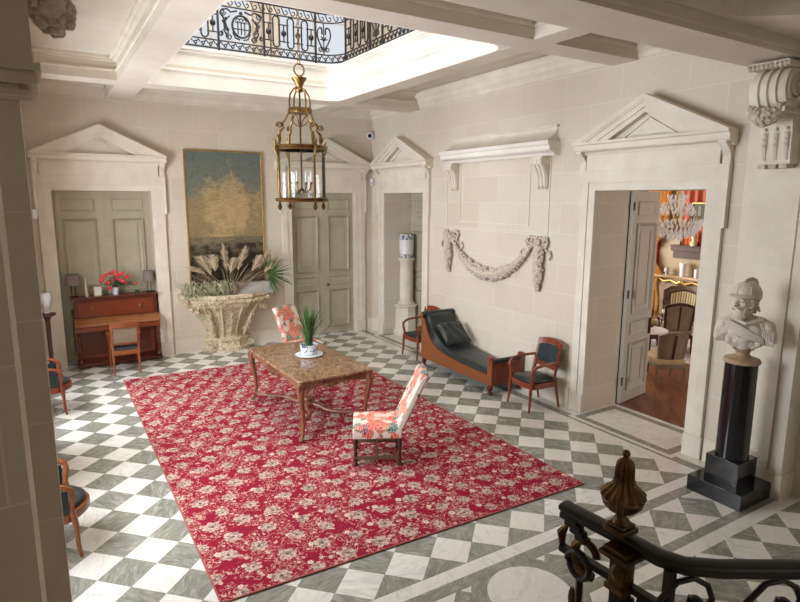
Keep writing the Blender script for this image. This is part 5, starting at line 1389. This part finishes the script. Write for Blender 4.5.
small('mantel_vase', 'tall clear glass vase in the middle of the salon mantel', 'vase', 13.95, 8.93, 1.06, [(.06,0),(.07,.2),(.09,.36),(.08,.36),(0,.02)], M['china'])
small('mantel_vase', 'white candle jar at the right end of the salon mantel', 'candle', 13.95, 8.55, 1.06, [(.05,0),(.06,.02),(.06,.22),(0,.22)], M['china'])
r = thing('wall_cabinet', 'dark carved shelf with small ornaments above the salon mantel', 'shelf', (14.18, 8.72, 1.52), -PI/2)
g = G().box(-.65,.5,-.16,0,.18,.30).box(-.6,.45,-.12,0,.0,.18).box(-.66,.52,-.18,0,.30,.33); obj('shelf_body', g, M['darkwood'], r, bev=.005)
small('shelf_figure', 'pale porcelain figure group on the dark salon shelf', 'figurine', 14.08, 8.78, 1.85, [(.08,0),(.09,.08),(.05,.14),(.07,.22),(.04,.3),(.05,.36),(0,.4)], M['ivory'])
small('shelf_figure', 'gilt ornament at the right end of the dark salon shelf', 'ornament', 14.08, 8.48, 1.85, [(.05,0),(.03,.05),(.06,.14),(.02,.2),(0,.24)], M['gold'])
r = thing('wall_picture', 'small dark picture on the red salon wall', 'picture', (14.0, 8.62, 2.42), -PI/2)
g = G().box(-.2,.2,-.03,0,0,.5); obj('canvas', g, NT('dark_green_picture', srgb(48,56,40), .6).m, r)
g = G().frame(rect(-.22,.22,-.02,.52), rect(-.19,.19,.01,.49), mp, 0, .05); obj('frame', g, M['gold'], r)
# french armchairs (cabriolet): local front -y
def bergere(label, loc, rz, fab, wd, backfab=None, w=.62, arms=True, h=.90, split=False):
    r = thing('salon_armchair', label, 'armchair', loc, rz, 'french armchairs in the salon'); d = .56; hw_ = w/2
    for sx in (-1, 1):
        for sy in (-1, 1):
            g = G().tube([(sx*(hw_-.04), sy*(d/2-.03), .36), (sx*(hw_-.035), sy*(d/2-.025), .2), (sx*(hw_-.04), sy*(d/2-.02), 0)], [.028,.022,.012], 8); obj('leg', g, M[wd], r)
    P = seat_poly(w-.02, d, bulge=.05)
    g = G().prism(P, lambda a, b, z: (a, b, z), .30, .36); obj('seat_rail', g, M[wd], r, bev=.005)
    g = cushion(G(), [(a*.96, b*.96) for a, b in P], .355, .46, .05); obj('seat', g, M[fab], r, smooth=60)
    def bk(a, b, dd): return (a, d/2-.03+(b-.4)*.2-.10*(a/hw_)**2-dd, b)
    n = 12
    out = [(-hw_+.05,.42)]+[(-hw_+.02+(w-.04)*k/n, h-.08+.08*math.sin(PI*k/n)) for k in range(n+1)]+[(hw_-.05,.42)]
    inn = [(-hw_+.09,.47)]+[(-hw_+.065+(w-.13)*k/n, h-.12+.07*math.sin(PI*k/n)) for k in range(n+1)]+[(hw_-.09,.47)]
    g = G().frame(out, inn, bk, -.02, .025); obj('back_frame', g, M[wd], r, bev=.003)
    m_ = n//2+1
    g = G()
    for k in range(n): pass
    mids = [(a, .47) for a, b in inn[1:-1]]
    g.frame([inn[1+k] for k in range(n+1)], [(a*.92, .46) for a, b in inn[1:-1]], bk, -.012, .03, closed=False); obj('back_pad', g, M[backfab or fab], r, smooth=60)
    if split: g = G().tube([bk(0, .47, -.02), bk(0, h-.06, -.02)], .014, 8); obj('back_seam', g, M['darkwood'], r)
    if arms:
        for sx in (-1, 1): g = G().tube(bez((sx*(hw_-.04), d/2-.03, .66), (sx*(hw_+.03), .05, .68), (sx*(hw_+.03), -.12, .66), (sx*(hw_), -.14, .62), 8)+[(sx*(hw_-.02), -.10, .5), (sx*(hw_-.03), -.14, .36)], .018, 8); obj('arm', g, M[wd], r)
bergere('taupe-backed chair with gold seat nearest inside the salon doorway', (8.66, 5.72, 0), 2.57, 'cushion', 'greige', 'linen', w=.52, split=True, arms=False, h=.93)
bergere('dark-framed taupe armchair just behind the nearest salon chair', (10.72, 6.92, .012), 2.36, 'linen', 'darkwood', 'linen', w=.60, split=True, h=1.02)
bergere('green and cream striped armchair beside the door leaf edge', (12.35, 9.15, .012), -.9, 'stripe', 'darkwood')
bergere('green and cream striped armchair in front of the salon mantel, right side', (12.6, 8.05, .012), -1.25, 'stripe', 'darkwood', w=.7)
bergere('striped armchair partly hidden at the right of the salon opening', (10.9, 6.2, .012), -2.4, 'stripe', 'darkwood')
bergere('striped chair beyond the round white salon table', (10.75, 7.75, .012), .2, 'stripe', 'darkwood')
r = thing('salon_table', 'small table with white top beside the open door leaf', 'table', (9.12, 6.40, 0))
g = G().lathe([(0,.69),(.33,.69),(.34,.705),(.33,.72),(0,.72)], 32); obj('table_top', g, M['china'], r)
g = G().lathe([(0,.60),(.28,.60),(.28,.69),(0,.69)], 32); obj('apron', g, M['darkwood'], r)
for k in range(4): a = PI/4+PI/2*k; g = G().tube([(.25*math.cos(a),.25*math.sin(a),.6),(.26*math.cos(a),.26*math.sin(a),0)], [.022,.012], 8); obj('leg', g, M['darkwood'], r)
small('wooden_box', 'small round brown box on the white salon table', 'box', 9.08, 6.42, .72, [(.05,0),(.06,.03),(.055,.08),(.03,.10),(0,.10)], M['mahogdark'])
# crystal chandelier
r = thing('chandelier', 'crystal chandelier seen through the top of the salon doorway', 'chandelier', (9.6, 6.36, 0))
g = G().tube([(0,0,2.5),(0,0,4.4)], .02, 8); g.lathe([(0,2.42),(.05,2.45),(.08,2.55),(.03,2.65),(.06,2.75),(.02,2.85)], 16); obj('stem', g, M['gold'], r)
g = G()
for k in range(10):
    a = 2*PI*k/10; c_, s_ = math.cos(a), math.sin(a); g.tube(bez((.03*c_,.03*s_,2.55), (.15*c_,.15*s_,2.42), (.33*c_,.33*s_,2.5), (.38*c_,.38*s_,2.72), 8), .012, 6); g.lathe([(.01,0),(.045,.015),(.02,.025)], 10, (.38*c_,.38*s_,2.71))
obj('arms', g, M['gold'], r)
for k in range(10):
    a = 2*PI*k/10; g = G().lathe([(.012,0),(.012,.14),(.004,.17),(0,.18)], 8, (.38*math.cos(a),.38*math.sin(a),2.73)); obj('candle', g, M['china'], r)
def crystal(g, x, y, z, s_): g.add([(x,y,z+s_),(x+s_*.5,y,z),(x,y+s_*.5,z),(x-s_*.5,y,z),(x,y-s_*.5,z),(x,y,z-s_*1.3)], [(0,1,2),(0,2,3),(0,3,4),(0,4,1),(5,2,1),(5,3,2),(5,4,3),(5,1,4)])
g = G()
for ring, (q, z, n) in enumerate([(.42,2.64,34),(.40,2.56,34),(.36,2.48,30),(.30,2.42,26),(.22,2.38,18),(.12,2.34,10),(.2,2.86,18),(.12,2.98,12),(.3, 2.78, 20), (.43, 2.60, 40), (.39, 2.52, 36), (.33, 2.45, 30), (.16, 3.06, 14), (.24, 2.92, 22), (.27, 2.84, 22)]):
    for k in range(n):
        a = 2*PI*k/n+ring*.1; crystal(g, q*math.cos(a), q*math.sin(a), z+rnd.uniform(-.02,.02), rnd.uniform(.03,.055))
cm = NT('cut_crystal', srgb(244,246,250), .06, 0, spec=1.0)
o = obj('crystals', g, cm.m, r, smooth=0); o['kind'] = 'stuff'

# ------------------------------------------------------------------ light
def area(name, loc, rot, sx, sy, power, col=(1,1,1), spread=None):
    l = bpy.data.lights.new(name, 'AREA'); l.shape = 'RECTANGLE'; l.size = sx; l.size_y = sy; l.energy = power; l.color = col
    if spread: l.spread = spread
    o = bpy.data.objects.new(name, l); COL.objects.link(o); o.location = loc; o.rotation_euler = rot; return o
area('skylight', (3.1, 7.5, 8.58), (0, 0, 0), 3.6, 4.4, 260, (1, .97, .93))
for y0, y1 in (W1, W2):
    area('window_light', (XL-.70, (y0+y1)/2, 2.45), (0, -PI/2, 0), 2.1, y1-y0-.1, 195, (.86, .92, 1.0))
area('stair_fill_light', (2.2, -2.4, 3.4), (PI/2, 0, 0), 3.2, 2.6, 14, (1, .95, .88))  # added fill from behind the camera; the stair wall has no window
area('gallery_window_light', (XL+.12, 7.5, 6.9), (0, -PI/2, 0), 2.5, 3.5, 60, (.96, .98, 1.0))
area('salon_fill_light', (11.0, 11.9, 2.2), (-PI/2, 0, 0), 3.0, 2.6, 400, (1, .95, .88))  # added fill to brighten the salon; its walls have no window
area('salon_fill_light', (9.6, 1.7, 2.2), (PI/2, 0, 0), 2.0, 2.6, 60, (1, .96, .9))  # second, weaker salon fill, also added without a window
w = bpy.data.worlds.new('world'); S.world = w; w.use_nodes = True
w.node_tree.nodes['Background'].inputs[0].default_value = (.75,.85,1,1); w.node_tree.nodes['Background'].inputs[1].default_value = .6

# ------------------------------------------------------------------ camera
f, pitch, roll, yaw = 582.66, .17349, .0042815, .54755
cp, sp_, cyy, syy = math.cos(pitch), math.sin(pitch), math.cos(yaw), math.sin(yaw)
F = Vector((syy*cp, cyy*cp, -sp_)); Rv = Vector((cyy, -syy, 0)); Uv = Rv.cross(F)
R2 = Rv*math.cos(roll)+Uv*math.sin(roll); U2 = Uv*math.cos(roll)-Rv*math.sin(roll)
cam = bpy.data.cameras.new('camera'); co = bpy.data.objects.new('camera', cam); COL.objects.link(co)
cam.sensor_width = 36; cam.sensor_fit = 'HORIZONTAL'; cam.lens = f/800*36; cam.clip_start = .05
mw = Matrix((R2, U2, -F)).transposed().to_4x4(); mw.translation = Vector((0, 0, 3.0)); co.matrix_world = mw
S.camera = co
S.view_settings.view_transform = 'Standard'; S.view_settings.look = 'None'; S.view_settings.gamma = 1; S.view_settings.use_curve_mapping = False
S.view_settings.exposure = 0.32
